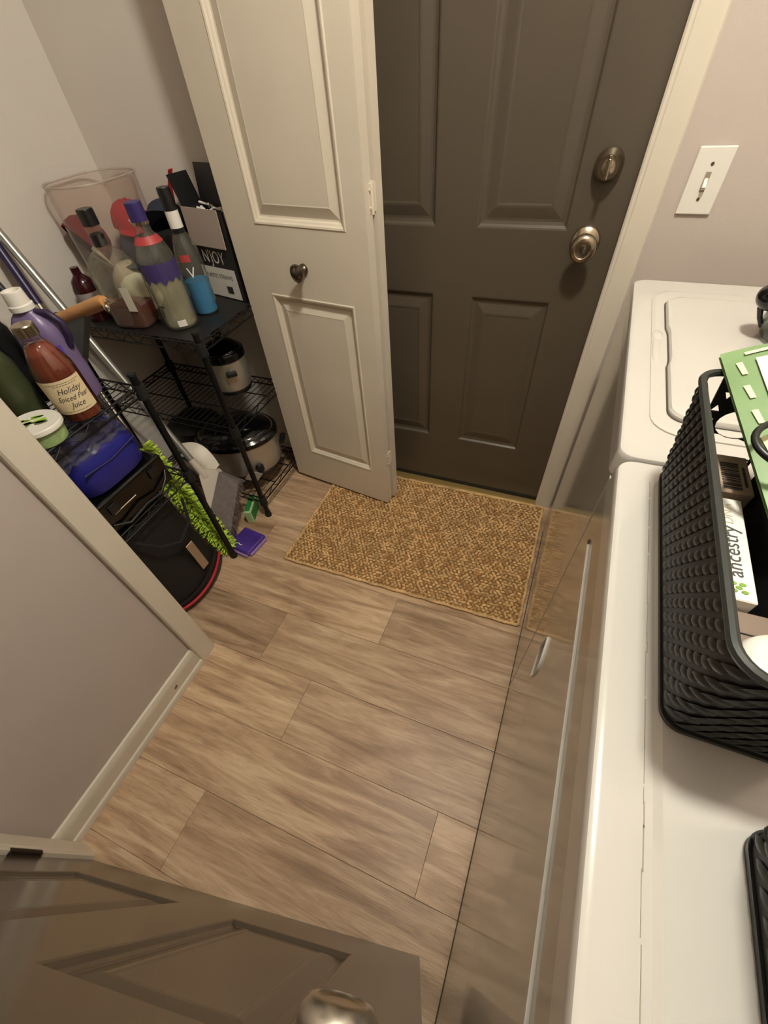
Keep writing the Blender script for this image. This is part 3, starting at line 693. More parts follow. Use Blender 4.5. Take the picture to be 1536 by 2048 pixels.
# black cable loop
cb = thing('black_cable', 'black looped cable draped over the green packet', 'cable', (0.23, 0.40, zb))
pts = []
for k in range(25):
    a = PI * 0.35 + k / 24.0 * PI * 1.35
    pts.append((0.219 + 0.038 * math.cos(a) - 0.23, 0.408 + 0.030 * math.sin(a) - 0.40, 1.062 - 0.020 * (k / 24.0) - zb))
pts = [(0.045, 0.045, 1.062 - zb)] + pts + [(0.026, -0.05, 1.03 - zb), (0.026, -0.085, 0.97 - zb)]
b = MB(); b.tube(pts, 0.0032, 8); b.done('cord', m_black, cb, ang=60)
cbp = MB(); cbp.box((0.020, -0.105, 0.048), (0.018, 0.035, 0.016), 0.003, 2); cbp.box((0.008, -0.105, 0.05), (0.010, 0.012, 0.006), 0.001); cbp.done('plug', m_black, cb)
# black carafe on the washer lid
cf = thing('glass_carafe', 'glass carafe with black handle and lid on the washer lid', 'carafe', (0.375, 0.948, TOPZ + 0.0145))
b = MB(); b.lathe([(0.0, 0.0), (0.052, 0.0), (0.060, 0.006), (0.066, 0.022), (0.064, 0.040), (0.052, 0.062), (0.045, 0.072)], n=36, caps=False); b.done('bowl', glass('smoke_glass', (190, 195, 190)), cf)
b = MB(); b.lathe([(0, 0.071), (0.047, 0.071), (0.048, 0.080), (0.03, 0.088), (0, 0.09)], n=32); b.done('lid', m_blackg, cf)
b = MB(); b.ell((-0.070, 0, 0.062), (0.024, 0.030, 0.019), 24, 14); b.tube([(-0.045, 0, 0.075), (-0.062, 0.0, 0.072), (-0.077, 0.0, 0.062), (-0.079, 0.0, 0.045), (-0.072, 0, 0.03), (-0.062, 0, 0.016)], [0.010, 0.010, 0.008, 0.005, 0.004, 0.0035], 12); b.done('handle', m_blackg, cf, ang=60)

# ================================================================== CLOSET: WIRE RACKS
TIER = (0.105, 0.452, 0.752)
def rack(name, label, y0, y1, x0=-1.62, x1=-1.03, group=None, tiers=TIER):
    t = thing(name, label, 'rack', ((x0 + x1) / 2, (y0 + y1) / 2, 0), group=group)
    hx, hy = (x1 - x0) / 2, (y1 - y0) / 2
    for sx in (-1, 1):
        for sy in (-1, 1):
            b = MB(); b.cyl((sx * hx, sy * hy, 0.022), (sx * hx, sy * hy, 0.785), 0.0105, n=14)
            pole = b.done('post', m_blackm, t)
            b = MB(); b.lathe([(0, 0), (0.014, 0), (0.014, 0.012), (0.0125, 0.022), (0.012, 0.03), (0, 0.03)], c=(sx * hx, sy * hy, 0), n=16); b.done('foot', m_rubber, pole)
            b = MB(); b.lathe([(0, 0.783), (0.012, 0.783), (0.012, 0.789), (0, 0.790)], c=(sx * hx, sy * hy, 0), n=14); b.done('cap', m_rubber, pole)
    for z in tiers:
        b = MB()
        for zz in (z, z - 0.026):
            b.tube([(-hx, -hy, zz), (hx, -hy, zz), (hx, hy, zz), (-hx, hy, zz)], 0.003, 6, closed=True) if False else None
            for p, q in (((-hx, -hy), (hx, -hy)), ((hx, -hy), (hx, hy)), ((hx, hy), (-hx, hy)), ((-hx, hy), (-hx, -hy))): b.cyl((p[0], p[1], zz), (q[0], q[1], zz), 0.0028, n=6)
        # zig-zag truss between the two edge wires
        for p, q in (((-hx, -hy), (hx, -hy)), ((hx, -hy), (hx, hy)), ((hx, hy), (-hx, hy)), ((-hx, hy), (-hx, -hy))):
            ln = math.hypot(q[0] - p[0], q[1] - p[1]); n = max(4, int(ln / 0.035)) // 2 * 2
            pts = [(p[0] + (q[0] - p[0]) * i / n, p[1] + (q[1] - p[1]) * i / n, z - (0.026 if i % 2 else 0)) for i in range(n + 1)]
            b.tube(pts, 0.0017, 5)
        for k in range(1, 24):
            x = -hx + 2 * hx * k / 24.0; b.cyl((x, -hy, z), (x, hy, z), 0.0014, n=5)
        for yy in (-hy * 0.35, hy * 0.35): b.cyl((-hx, yy, z - 0.003), (hx, yy, z - 0.003), 0.0026, n=6)
        sh = b.done('wire_shelf', m_blackm, t, ang=60)
        for sx in (-1, 1):
            for sy in (-1, 1):
                b = MB(); b.lathe([(0.0105, -0.034), (0.017, -0.034), (0.0155, 0.006), (0.0105, 0.006)], c=(sx * hx, sy * hy, z), n=14); b.done('corner_collar', m_rubber, sh)
    return t
rA = rack('wire_shelf_rack', 'black three-tier wire rack with liquor bottles on top, beside the white bifold door', 0.958, 1.298, group='black wire racks in the closet')
rB = rack('wire_shelf_rack', 'black wire rack with the juice bottle on top, nearest the white jamb', 0.367, 0.707, x0=-1.62, x1=-1.043, tiers=TIER[1:], group='black wire racks in the closet')
ZT = TIER[2] + 0.003
b = MB(); b.bb((-0.29, -0.165, ZT), (0.29, 0.165, ZT + 0.002), 0.0005, 1); b.done('shelf_liner', mat('black_liner', (19, 19, 20), 0.5), rA)
ZA = ZT + 0.0025

# ------- bottles on rack A
def whiskey():
    t = thing('whiskey_jug', 'square clear liquor jug with black cap and amber liquid on the rack', 'bottle', (-1.330, 1.030, ZA), rz=0.15)
    g = glass('clear_glass', (246, 247, 240), body=0.05, bodycol=(240, 236, 220)); am = glass('amber_liquor', (206, 112, 48), body=0.42, bodycol=(122, 50, 10))
    P = [(0.050, 0), (0.058, 0.004), (0.060, 0.012), (0.060, 0.150), (0.056, 0.172), (0.042, 0.192), (0.026, 0.205), (0.019, 0.214), (0.0175, 0.235), (0.0175, 0.262)]
    b = MB(); b.lathe(P, n=40, sx=1.08, sy=0.82, pw=5, caps=False); b.lathe([(0, 0.0005), (0.050, 0.0005)], n=40, sx=1.08, sy=0.82, pw=5, caps=False); b.done('glass', g, t, ang=40)
    b = MB(); b.lathe([(0.0, 0.003), (0.054, 0.005), (0.0565, 0.013), (0.0565, 0.062), (0.0, 0.062)], n=40, sx=1.08, sy=0.82, pw=5); b.done('amber_liquid', am, t)
    b = MB(); b.lathe([(0.0, 0.262), (0.0205, 0.262), (0.0205, 0.296), (0.019, 0.299), (0, 0.299)], n=28, pw=3.0); b.done('cap', m_black, t)
    b = MB(); b.lathe([(0.0195, 0.214), (0.0195, 0.242), (0.018, 0.243)], n=28, caps=False); b.done('neck_band', m_black, t)
    b = MB(); b.tube([(-0.060, 0, 0.055), (-0.088, 0, 0.075), (-0.092, 0, 0.115), (-0.082, 0, 0.150), (-0.050, 0, 0.175)], [0.009, 0.010, 0.010, 0.010, 0.009], 12); b.done('glass_handle', g, t, ang=60)
    b = MB(); b.bb((0.030, -0.0505, 0.055), (0.060, -0.0495, 0.120), 0.0002, 1); b.done('back_label', mat('label_cream', (214, 208, 190), 0.6), t)
    return t
whiskey()
def vodka():
    t = thing('vodka_bottle', 'tall clear vodka bottle with purple cap and purple label band', 'bottle', (-1.168, 1.055, ZA))
    g = MATS['clear_glass']; pm = mat('purple_cap', (48, 38, 100), 0.45); lb = mat('violet_label', (62, 52, 104), 0.5, var=0.15, vscale=30)
    P = [(0.046, 0), (0.051, 0.004), (0.0525, 0.012), (0.0525, 0.170), (0.051, 0.190), (0.043, 0.215), (0.030, 0.235), (0.021, 0.248), (0.0195, 0.275)]
    b = MB(); b.lathe(P, n=40, caps=False); b.lathe([(0, 0.0005), (0.046, 0.0005)], n=40, caps=False); b.done('glass', g, t, ang=40)
    b = MB(); b.lathe([(0, 0.006), (0.044, 0.006), (0.048, 0.012), (0.049, 0.135), (0, 0.135)], n=40); b.done('clear_liquid', glass('water_liquid', (240, 240, 230), body=0.30, bodycol=(228, 220, 192)), t)  # pale body colour stands in for light refracted through the clear liquid
    b = MB(); b.lathe([(0, 0.268), (0.0225, 0.268), (0.0225, 0.308), (0.0215, 0.311), (0, 0.311)], n=30); b.done('cap', pm, t)
    b = MB(); b.lathe([(0.0228, 0.263), (0.0228, 0.270)], n=30, caps=False); b.done('cap_ring', m_nickel, t)
    # label band with a wavy lower edge, on the side facing the room
    n = 40; b = MB(); up, lo_ = [], []
    for k in range(n + 1):
        a = -2.6 + k / n * 3.4
        up.append((0.0531 * math.cos(a), 0.0531 * math.sin(a), 0.180)); lo_.append((0.0531 * math.cos(a), 0.0531 * math.sin(a), 0.134 + 0.005 * math.sin(k * 1.1) + 0.003 * math.sin(k * 0.5)))
    b.loft([lo_, up], close=False, caps=False); b.done('label_band', lb, t)
    b = MB(); up, lo_ = [], []
    for k in range(13):
        a = -1.0 + k / 12 * 0.5; up.append((0.0529 * math.cos(a), 0.0529 * math.sin(a), 0.030)); lo_.append((0.0529 * math.cos(a), 0.0529 * math.sin(a), 0.012))
    b.loft([lo_, up], close=False, caps=False); b.done('tax_label', m_paper, t)
    b = MB()
    for hi, sz, z in ((' T', 0.045, 0.055),): text_on(hi, sz, lambda x, y: (0.0532 * math.cos(-1.75 + x / 0.0525), 0.0532 * math.sin(-1.75 + x / 0.0525), z + y), b)
    b.done('lettering', m_dark, t)
    b = MB(); b.lathe([(0.0400, 0.222), (0.0285, 0.239)], n=30, caps=False); b.done('shoulder_print', mat('red_print', (170, 60, 60), 0.5), t)
    return t
vodka()
def bluebottle():
    t = thing('blue_liquor_bottle', 'slim clear bottle with bright blue liquid and black neck', 'bottle', (-1.150, 1.163, ZA))
    g = MATS['clear_glass']
    P = [(0.034, 0), (0.038, 0.004), (0.039, 0.010), (0.039, 0.150), (0.036, 0.178), (0.026, 0.205), (0.0165, 0.222), (0.0155, 0.27)]
    b = MB(); b.lathe(P, n=36, caps=False); b.lathe([(0, 0.0005), (0.034, 0.0005)], n=36, caps=False); b.done('glass', g, t, ang=40)
    b = MB(); b.lathe([(0, 0.004), (0.034, 0.004), (0.0365, 0.01), (0.0365, 0.095), (0, 0.095)], n=36); b.done('blue_liquid', glass('blue_liquor', (90, 200, 240), body=0.75, bodycol=(8, 140, 205)), t)
    b = MB(); b.lathe([(0, 0.265), (0.0185, 0.265), (0.0185, 0.318), (0.017, 0.321), (0, 0.321)], n=28); b.done('cap', m_black, t)
    b = MB(); b.lathe([(0.0190, 0.228), (0.0190, 0.270)], n=28, caps=False); b.done('neck_label', m_paper, t)
    b = MB(); b.lathe([(0.0188, 0.214), (0.0192, 0.230)], n=28, caps=False); b.done('neck_foil', m_black, t)
    b = MB(); text_on('V', 0.040, lambda x, y: (0.0397 * math.cos(-0.95 + x / 0.039), 0.0397 * math.sin(-0.95 + x / 0.039), 0.122 + y), b); b.done('lettering', m_paper, t)
    b = MB(); up, lo_ = [], []
    for k in range(13):
        a = -1.5 + k / 12 * 0.8; up.append((0.0385 * math.cos(a), 0.0385 * math.sin(a), 0.170)); lo_.append((0.0398 * math.cos(a), 0.0398 * math.sin(a), 0.152))
    b.loft([lo_, up], close=False, caps=False); b.done('red_flash', MATS['red_print'], t)
    return t
bluebottle()
def carton():
    t = thing('straw_carton', 'open carton of plastic straws lettered JOY with flaps up', 'box', (-1.135, 1.318, ZA), rz=-0.22)
    W_, D_, H_ = 0.190, 0.085, 0.245; card = mat('carton_inside', (176, 160, 148), 0.85, var=0.04); cd_ = mat('carton_dark', (38, 36, 38), 0.5)
    for a, c in (((-W_ / 2, -D_ / 2, 0), (W_ / 2, -D_ / 2 + 0.003, H_)), ((-W_ / 2, D_ / 2 - 0.003, 0), (W_ / 2, D_ / 2, H_)), ((-W_ / 2, -D_ / 2, 0), (-W_ / 2 + 0.003, D_ / 2, H_)), ((W_ / 2 - 0.003, -D_ / 2, 0), (W_ / 2, D_ / 2, H_))):
        b = MB(); b.bb(a, c); b.done('wall', cd_, t, smooth=False)
    b = MB(); b.bb((-W_ / 2, -D_ / 2, 0), (W_ / 2, D_ / 2, 0.003)); b.done('base', cd_, t, smooth=False)
    y = -D_ / 2 - 0.0008
    b = MB(); b.bb((-W_ / 2 + 0.001, y, 0.003), (W_ / 2 - 0.02, y + 0.0006, 0.092)); b.done('white_label', m_paper, t, smooth=False)
    b = MB(); b.box((-0.006, -D_ / 2 - 0.006, 0.201), (W_ - 0.022, 0.003, 0.098), rot=Euler((-0.05, 0, 0)).to_matrix()); b.done('front_flap', card, t, smooth=False)
    b = MB(); b.box((W_ / 2 + 0.006, 0, 0.205), (0.003, D_ - 0.01, 0.08), rot=Euler((0, -0.06, 0)).to_matrix()); b.done('side_flap', card, t, smooth=False)
    b = MB(); b.box((-0.005, D_ / 2 + 0.006, H_ + 0.045), (W_ * 0.98, 0.003, 0.095), rot=Euler((-0.16, 0, 0)).to_matrix()); b.done('back_flap', cd_, t, smooth=False)
    b = MB(); b.box((-W_ / 2 - 0.012, 0.0, H_ + 0.038), (0.003, D_ - 0.01, 0.08), rot=Euler((0, -0.35, 0)).to_matrix()); b.done('side_flap', m_black, t, smooth=False)
    b = MB(); text_on("N'JOY", 0.050, lambda x, yy_: (x * 0.82 - 0.012, y, 0.120 + yy_), b); b.done('lettering', m_paper, t, smooth=False)
    b = MB(); text_on('PLASTIC STRAWS', 0.0175, lambda x, yy_: (x - 0.012, y - 0.0004, 0.066 + yy_), b); b.done('label_lettering', m_dark, t, smooth=False)
    b = MB(); text_on('500 WRAPPED STRAWS', 0.008, lambda x, yy_: (x - 0.02, y - 0.0004, 0.081 + yy_), b) if False else None
    xx = 0.012
    while xx < 0.040:
        w_ = random.choice((0.0008, 0.0014)); b.bb((xx, y - 0.0008, 0.018), (xx + w_, y - 0.0002, 0.040)); xx += w_ + 0.0012
    b.done('barcode', m_dark, t, smooth=False)
    b = MB()
    for k in range(26):
        c = Vector((random.uniform(-W_ / 2 + 0.02, W_ / 2 - 0.02), random.uniform(-D_ / 2 + 0.018, D_ / 2 - 0.018), H_ - 0.012 + random.uniform(-0.012, 0.012)))
        b.box(c, (random.uniform(0.02, 0.045), 0.006, 0.006), 0.002, 1, rot=Euler((random.uniform(-.4, .4), random.uniform(-.5, .5), random.uniform(-1.2, 1.2))).to_matrix())
    o = b.done('wrapped_straws', m_paper, t); o['kind'] = 'stuff'
carton()
# ------- clear bin with caps
def clearbin():
    t = thing('clear_bin', 'frosted clear plastic bin holding ball caps behind the bottles', 'bin', (-1.512, 1.245, ZA))
    g = glass('frosted_plastic', (250, 244, 240), edge=0.8, body=0.11, bodycol=(216, 200, 192), rough=0.3)
    hx, hy, H_ = 0.108, 0.138, 0.325
    def ring(z, s): return [(p[0], p[1], z) for p in rrect(-hx * s, -hy * s, hx * s, hy * s, 0.095 * s, 10)]
    b = MB(); b.loft([ring(0, 0.90), ring(0.01, 0.93), ring(0.20, 0.98), ring(H_, 1.0)], caps=False); b.poly(ring(0, 0.90)); b.done('shell', g, t)
    b = MB(); b.tube(ring(H_, 1.005), 0.003, 6, closed=True); b.done('rim', glass('frosted_rim', (245, 240, 236), edge=0.8, body=0.25, bodycol=(236, 226, 218), rough=0.3), t)
clearbin()
def ballcap(name, label, loc, crown, brim, rot, s=1.0, group='hats in the clear bin', text=None, bl=0.055):
    t = thing(name, label, 'hat', loc, rot=rot, group=group); R_ = 0.062 * s
    b = MB(); b.lathe([(R_, 0), (R_ * 1.0, 0.02 * s), (R_ * 0.93, 0.042 * s), (R_ * 0.72, 0.062 * s), (R_ * 0.4, 0.074 * s), (0.0005, 0.078 * s)], n=28, sx=1.0, sy=1.12, caps=False); b.done('crown', crown, t, ang=60)
    b = MB()
    top, bot = [], []
    n = 16
    inner = []; outer = []
    for k in range(n + 1):
        a = -PI * 0.5 + (k / n - 0.5) * PI * 0.86
        inner.append((R_ * math.cos(a), R_ * 1.12 * math.sin(a), 0.004 * s)); e = bl * s * math.cos((k / n - 0.5) * PI) ** 0.6 if 0 < k < n else 0
        outer.append(((R_ + e * 0.4) * math.cos(a), (R_ * 1.12 + e * 1.15) * math.sin(a), 0.004 * s - 0.010 * s * abs(k / n - 0.5) * 2))
    b.loft([inner, outer], close=False, caps=False); b.loft([[(x, y, z - 0.003) for x, y, z in inner], [(x, y, z - 0.003) for x, y, z in outer]], close=False, caps=False); b.loft([outer, [(x, y, z - 0.003) for x, y, z in outer]], close=False, caps=False)
    b.done('brim', brim, t, ang=60)
    b = MB(); b.lathe([(0, 0.076 * s), (0.006 * s, 0.076 * s), (0.005 * s, 0.081 * s), (0, 0.082 * s)], n=12); b.done('top_button', crown, t)
    if text:
        b = MB(); pts = []
        for k in range(60):
            x = (k / 59.0 - 0.5) * 0.07 * s; y = 0.007 * s * math.sin(k * 0.95) * (1.0 if k % 13 else 1.8); rr = R_ * 1.0 - 0.10 * y
            pts.append((rr * math.cos(-PI / 2 + x / R_), rr * 1.13 * math.sin(-PI / 2 + x / R_), 0.030 * s + y))
        b.tube(pts, 0.0012, 5); b.done('script_stitching', m_paper, t)
    return t
mred = mat('red_cotton', (178, 26, 34), 0.8, bump=0.1, bscale=500); mmar = mat('maroon_cotton', (120, 26, 32), 0.8); mnavy = mat('navy_cotton', (34, 40, 58), 0.85); mcream = mat('cream_cotton', (216, 206, 184), 0.85); mblk = mat('black_cotton', (18, 18, 20), 0.9)
ballcap('cream_baseball_hat', 'cream ball cap at the bottom of the clear bin', (-1.470, 1.195, ZA + 0.035), mcream, mcream, (0.25, 0.1, 0.9), 1.1)
ballcap('cream_baseball_hat', 'cream ball cap with its brim toward the wall in the clear bin', (-1.530, 1.300, ZA + 0.03), mcream, mcream, (-0.1, 0.1, 3.2), 1.05)
ballcap('navy_baseball_hat', 'navy ball cap under the red cap in the clear bin', (-1.470, 1.275, ZA + 0.118), mnavy, mnavy, (0.1, 0.1, 0.6), 0.95)
ballcap('red_baseball_hat', 'bright red ball cap with white script in the clear bin', (-1.475, 1.295, ZA + 0.190), mred, mred, (0.1, 0.12, PI / 2 - 0.35), 0.95, text=True)
ballcap('maroon_baseball_hat', 'maroon ball cap with a cream brim at the left of the clear bin', (-1.560, 1.150, ZA + 0.175), mmar, mcream, (1.0, 0.25, PI - 0.5), 1.0, bl=0.03)
b_ = thing('tan_ball', 'small tan ball at the left end of the bottle row', 'ball', (-1.455, 1.055, ZA + 0.0)); b = MB(); b.ell((0, 0, 0.028), (0.028, 0.028, 0.028), 24, 14); b.done('ball_skin', mat('tan_rubber', (150, 98, 76), 0.6), b_)
ballcap('dark_baseball_hat', 'dark navy cap with a red strap beside the straw carton', (-1.330, 1.318, ZA + 0.185), mnavy, mnavy, (-0.55, -0.35, 0.4), 1.0, group=None)
st_ = thing('red_strap', 'short red ribbon strap sticking up behind the dark cap', 'strap', (-1.330, 1.365, ZA + 0.25)); b = MB(); b.tube([(0, 0, -0.02), (0.012, 0, 0.03), (0.040, 0.0, 0.075)], 0.011, 8, flat=0.15); b.done('ribbon', mat('red_ribbon', (190, 30, 50), 0.6), st_)
pch = thing('black_pouch', 'soft black pouch under the dark cap on the rack', 'pouch', (-1.315, 1.285, ZA)); b = MB(); b.lathe([(0.0, 0), (0.055, 0), (0.064, 0.02), (0.066, 0.10), (0.060, 0.16), (0.045, 0.185), (0, 0.19)], n=28, pw=2.8, sy=0.8); b.done('bag', mblk, pch); b = MB(); b.tube([(-0.05, -0.05, 0.12), (-0.02, -0.058, 0.16), (0.03, -0.055, 0.15)], 0.003, 6); b.done('drawstring', m_black, pch)
db_ = thing('dark_bottle', 'dark maroon bottle at the left end of the rack behind the wooden bar', 'bottle', (-1.505, 1.03, ZA)); b = MB(); b.lathe([(0, 0), (0.036, 0), (0.038, 0.01), (0.038, 0.09), (0.03, 0.115), (0.014, 0.13), (0.013, 0.15), (0, 0.15)], n=28); b.done('body', mat('maroon_glass', (52, 14, 20), 0.1), db_); b = MB(); b.lathe([(0.0385, 0.03), (0.0385, 0.085)], n=28, caps=False); b.done('label', mat('grey_label', (160, 150, 146), 0.6), db_)

# ------- slow cookers
m_steel = mat('brushed_steel', (196, 190, 180), 0.36, metal=0.75, var=0.05, vscale=30, vstretch=(1, 1, 20))
def cooker(name, label, loc, rx, ry, H_, rz=0.0, panel=True, sc=1.0, lidh=0.035):
    t = thing(name, label, 'slow cooker', loc, rz); s_ = ry / rx
    b = MB(); b.lathe([(0, 0.012), (rx * 0.90, 0.012), (rx * 0.97, 0.03), (rx, H_ * 0.5), (rx, H_), (rx * 0.95, H_ + 0.002), (0, H_ + 0.002)], n=44, sy=s_); b.done('steel_body', m_steel, t)
    b = MB(); b.lathe([(0, 0), (rx * 0.88, 0), (rx * 0.93, 0.014), (rx * 0.9, 0.02), (0, 0.02)], n=44, sy=s_); b.done('base', m_black, t)
    b = MB(); b.lathe([(rx * 0.99, H_ - 0.004), (rx * 1.035, H_), (rx * 1.035, H_ + 0.018), (rx * 0.99, H_ + 0.024), (rx * 0.93, H_ + 0.022), (rx * 0.92, H_)], n=44, sy=s_, caps=False); b.done('crock_rim', m_blackg, t)
    b = MB(); b.lathe([(rx * 0.93, H_ + 0.016), (rx * 0.93, H_ + 0.022), (rx * 0.86, H_ + 0.020 + lidh * 0.35), (rx * 0.6, H_ + 0.020 + lidh * 0.8), (rx * 0.3, H_ + 0.020 + lidh), (0.0005, H_ + 0.022 + lidh)], n=44, sy=s_, caps=False); lid = b.done('lid', m_blackg, t, ang=60)
    b = MB(); b.lathe([(rx * 0.945, H_ + 0.0225), (rx * 0.945, H_ + 0.0255), (rx * 0.915, H_ + 0.0255), (rx * 0.915, H_ + 0.0225)], n=44, sy=s_, caps=False); b.done('lid_band', m_chrome, lid)
    b = MB(); b.lathe([(0, 0.0), (0.012, 0.0), (0.010, 0.010), (0.020, 0.020), (0.018, 0.028), (0, 0.030)], c=(0, 0, H_ + 0.020 + lidh), n=20); b.done('lid_knob', m_black, lid)
    for sx in (-1, 1):
        b = MB(); b.box((sx * (rx * 1.05 + 0.008), 0, H_ * 0.72), (0.024, 0.05 * sc + 0.015, 0.016), 0.005, 2); b.done('handle', m_black, t)
    return t
sc_ = cooker('mini_slow_cooker', 'small round steel slow cooker with black lid on the middle tier', (-1.195, 1.205, TIER[1] + 0.0018), 0.078, 0.078, 0.128, rz=-0.75, sc=0.5)
b = MB(); up, lo_ = [], []
for k in range(9):
    a = -PI / 2 - 0.15 + (k / 8 - 0.5) * 0.9; up.append((0.0786 * math.cos(a), 0.0786 * math.sin(a), 0.104)); lo_.append((0.0786 * math.cos(a), 0.0786 * math.sin(a), 0.070))
b.loft([lo_, up], close=False, caps=False); b.done('badge', m_black, sc_)
bc_ = cooker('oval_slow_cooker', 'large oval steel slow cooker with black lid on the bottom tier', (-1.225, 1.145, TIER[0] + 0.0018), 0.172, 0.135, 0.155, rz=0.45, lidh=0.05)
b = MB(); b.lathe([(0, 0), (0.019, 0), (0.017, 0.016), (0, 0.018)], n=24); b.box((0, 0, 0.018), (0.004, 0.03, 0.006)); a_ = -1.05; b.xf(Matrix.Translation((0.172 * math.cos(a_), 0.135 * math.sin(a_), 0.055)) @ Matrix.Rotation(a_ - 0.1, 4, 'Z') @ Matrix.Rotation(PI / 2, 4, 'Y')); b.done('dial', m_black, bc_)
b = MB(); b.box((0.055, -0.145, 0.03), (0.055, 0.001, 0.07), rot=Euler((0.4, 0.6, 0.3)).to_matrix()); b.done('paper_tag', m_paper, bc_)
rp = thing('roasting_pan', 'black roasting pan at the back of the bottom tier', 'pan', (-1.513, 1.190, TIER[0] + 0.0018)); b = MB(); b.lathe([(0, 0), (0.085, 0), (0.098, 0.012), (0.105, 0.13), (0.112, 0.134), (0.108, 0.136), (0.06, 0.170), (0, 0.185)], n=36, pw=2.6); b.done('pan', m_black, rp)
for sx in (-1, 1):
    b = MB(); b.tube([(sx * 0.10, -0.03, 0.12), (sx * 0.122, -0.025, 0.125), (sx * 0.122, 0.025, 0.125), (sx * 0.10, 0.03, 0.12)], 0.005, 8); b.done('handle', m_black, rp)
gb = thing('teal_box', 'dark teal box with a white strip on the bottom tier', 'box', (-1.420, 1.020, TIER[0] + 0.0018), 0.5); b = MB(); b.box((0, 0, 0.06), (0.09, 0.045, 0.12), 0.002, 1); b.done('carton', mat('teal_card', (16, 58, 56), 0.5), gb); b = MB(); b.box((0, -0.0235, 0.108), (0.088, 0.001, 0.014)); b.box((0, 0.0, 0.1205), (0.088, 0.012, 0.001)); b.done('white_strip', m_paper, gb)

# ------- rack B, top tier
ZB = TIER[2] + 0.0018
def juice():
    R_ = 0.046
    t = thing('juice_bottle', 'glass bottle of red-brown juice with a cream handwritten label', 'bottle', (-1.083, 0.560, ZB), rz=0.0)
    P = [(0.042, 0.0), (R_, 0.004), (R_, 0.110), (0.044, 0.126), (0.036, 0.150), (0.026, 0.170), (0.0195, 0.183), (0.0185, 0.195)]
    b = MB(); b.lathe([(0, 0.0)] + [(r * 0.97, z + 0.002) for r, z in P[:6]] + [(0.020, 0.178), (0, 0.178)], n=40); b.done('juice', mat('red_juice', (116, 54, 38), 0.10, spec=0.5, coat=1.0), t, ang=50)
    b = MB(); b.lathe(P, n=40, caps=False); b.done('glass', glass('juice_glass', (245, 240, 235)), t, ang=40)
    b = MB(); b.lathe([(0.0, 0.193), (0.0225, 0.193), (0.0225, 0.212), (0.0205, 0.2145), (0, 0.2145)], n=30); b.done('metal_cap', m_nickel, t)
    A0 = -0.72; Rl = R_ + 0.0006
    fn = lambda x, y, d=0.0: ((Rl + d) * math.cos(A0 + x / Rl), (Rl + d) * math.sin(A0 + x / Rl), 0.066 + y)
    b = MB(); n = 26
    b.loft([[fn(-0.062 + 0.118 * k / n, y) for k in range(n + 1)] for y in (-0.040, 0.040)], close=False, caps=False); b.done('label', mat('label_parchment', (222, 204, 166), 0.7, var=0.06, vscale=18), t)
    b = MB()
    for txt, y, s_ in (('Holiday', 0.015, 0.019), ('Spiced Pear', -0.003, 0.0165), ('Juice', -0.020, 0.018)): text_on(txt, s_, lambda x, yy_, y=y: fn(x * 0.92 + 0.012, yy_ + y, 0.0005), b, shear=0.45)
    b.done('handwriting', mat('ink', (52, 44, 40), 0.7), t, smooth=False)
    b = MB()
    for (x0, x1, y) in ((-0.030, 0.042, 0.033), (-0.015, 0.034, 0.0285), (-0.030, 0.030, -0.034)):
        x = x0
        while x < x1:
            l_ = random.uniform(0.003, 0.007); q = [fn(x, y - 0.0008, 0.0004), fn(x + l_, y - 0.0008, 0.0004), fn(x + l_, y + 0.0008, 0.0004), fn(x, y + 0.0008, 0.0004)]; b.poly(q); x += l_ + 0.0015
    b.done('small_print', mat('brown_print', (150, 126, 98), 0.7), t, smooth=False)
juice()
def detergent():
    t = thing('detergent_bottle', 'purple cleaner jug with a white cap and violet label on the rack', 'bottle', (-1.165, 0.628, ZB), rz=0.35)
    pm = mat('lilac_plastic', (114, 98, 136), 0.35); lb = mat('violet_print', (84, 70, 178), 0.4, var=0.2, vscale=20)
    b = MB(); b.lathe([(0, 0), (0.050, 0), (0.054, 0.006), (0.055, 0.08), (0.052, 0.085), (0.054, 0.092), (0.055, 0.150), (0.050, 0.178), (0.036, 0.198), (0.026, 0.206), (0.024, 0.214), (0, 0.214)], n=40, sy=0.72, pw=2.7); b.done('jug', pm, t, ang=50)
    b = MB(); b.lathe([(0.0, 0.212), (0.026, 0.212), (0.026, 0.222), (0.0235, 0.224), (0.0215, 0.248), (0.0205, 0.250), (0.016, 0.250), (0.015, 0.242), (0, 0.242)], n=30); b.done('cap', m_wplast, t)
    b = MB(); b.tube([(0.020, 0.0, 0.204), (0.050, 0.0, 0.200), (0.068, 0, 0.180), (0.066, 0, 0.150), (0.052, 0, 0.125)], 0.0085, 10); b.done('handle', mat('deep_violet', (42, 28, 62), 0.5), t, ang=60)
    b = MB(); n = 16; up, lo_ = [], []
    for k in range(n + 1):
        a = -PI / 2 + (k / n - 0.5) * 2.0; ca, sa = math.cos(a), math.sin(a); q = (abs(ca) ** 2.7 + abs(sa) ** 2.7) ** (-1 / 2.7)
        up.append((0.0558 * ca * q, 0.0558 * 0.73 * sa * q, 0.140)); lo_.append((0.0558 * ca * q, 0.0558 * 0.73 * sa * q, 0.030))
    b.loft([lo_, up], close=False, caps=False); b.done('label', lb, t)
    b = MB(); b.ell((0.03, -0.036, 0.075), (0.02, 0.002, 0.024)); b.ell((0.012, -0.039, 0.11), (0.006, 0.0015, 0.008)); b.done('label_flower', mat('pale_violet', (190, 176, 210), 0.5), t)
detergent()
tb = thing('margarine_tub', 'white tub with a green leaf printed lid on the rack', 'tub', (-1.085, 0.447, ZB), rz=0.2)
b = MB(); b.lathe([(0, 0), (0.043, 0), (0.046, 0.003), (0.050, 0.036), (0, 0.036)], n=36, sx=1.12); b.done('tub_body', mat('tub_print', (150, 176, 120), 0.45, var=0.35, vscale=40), tb)
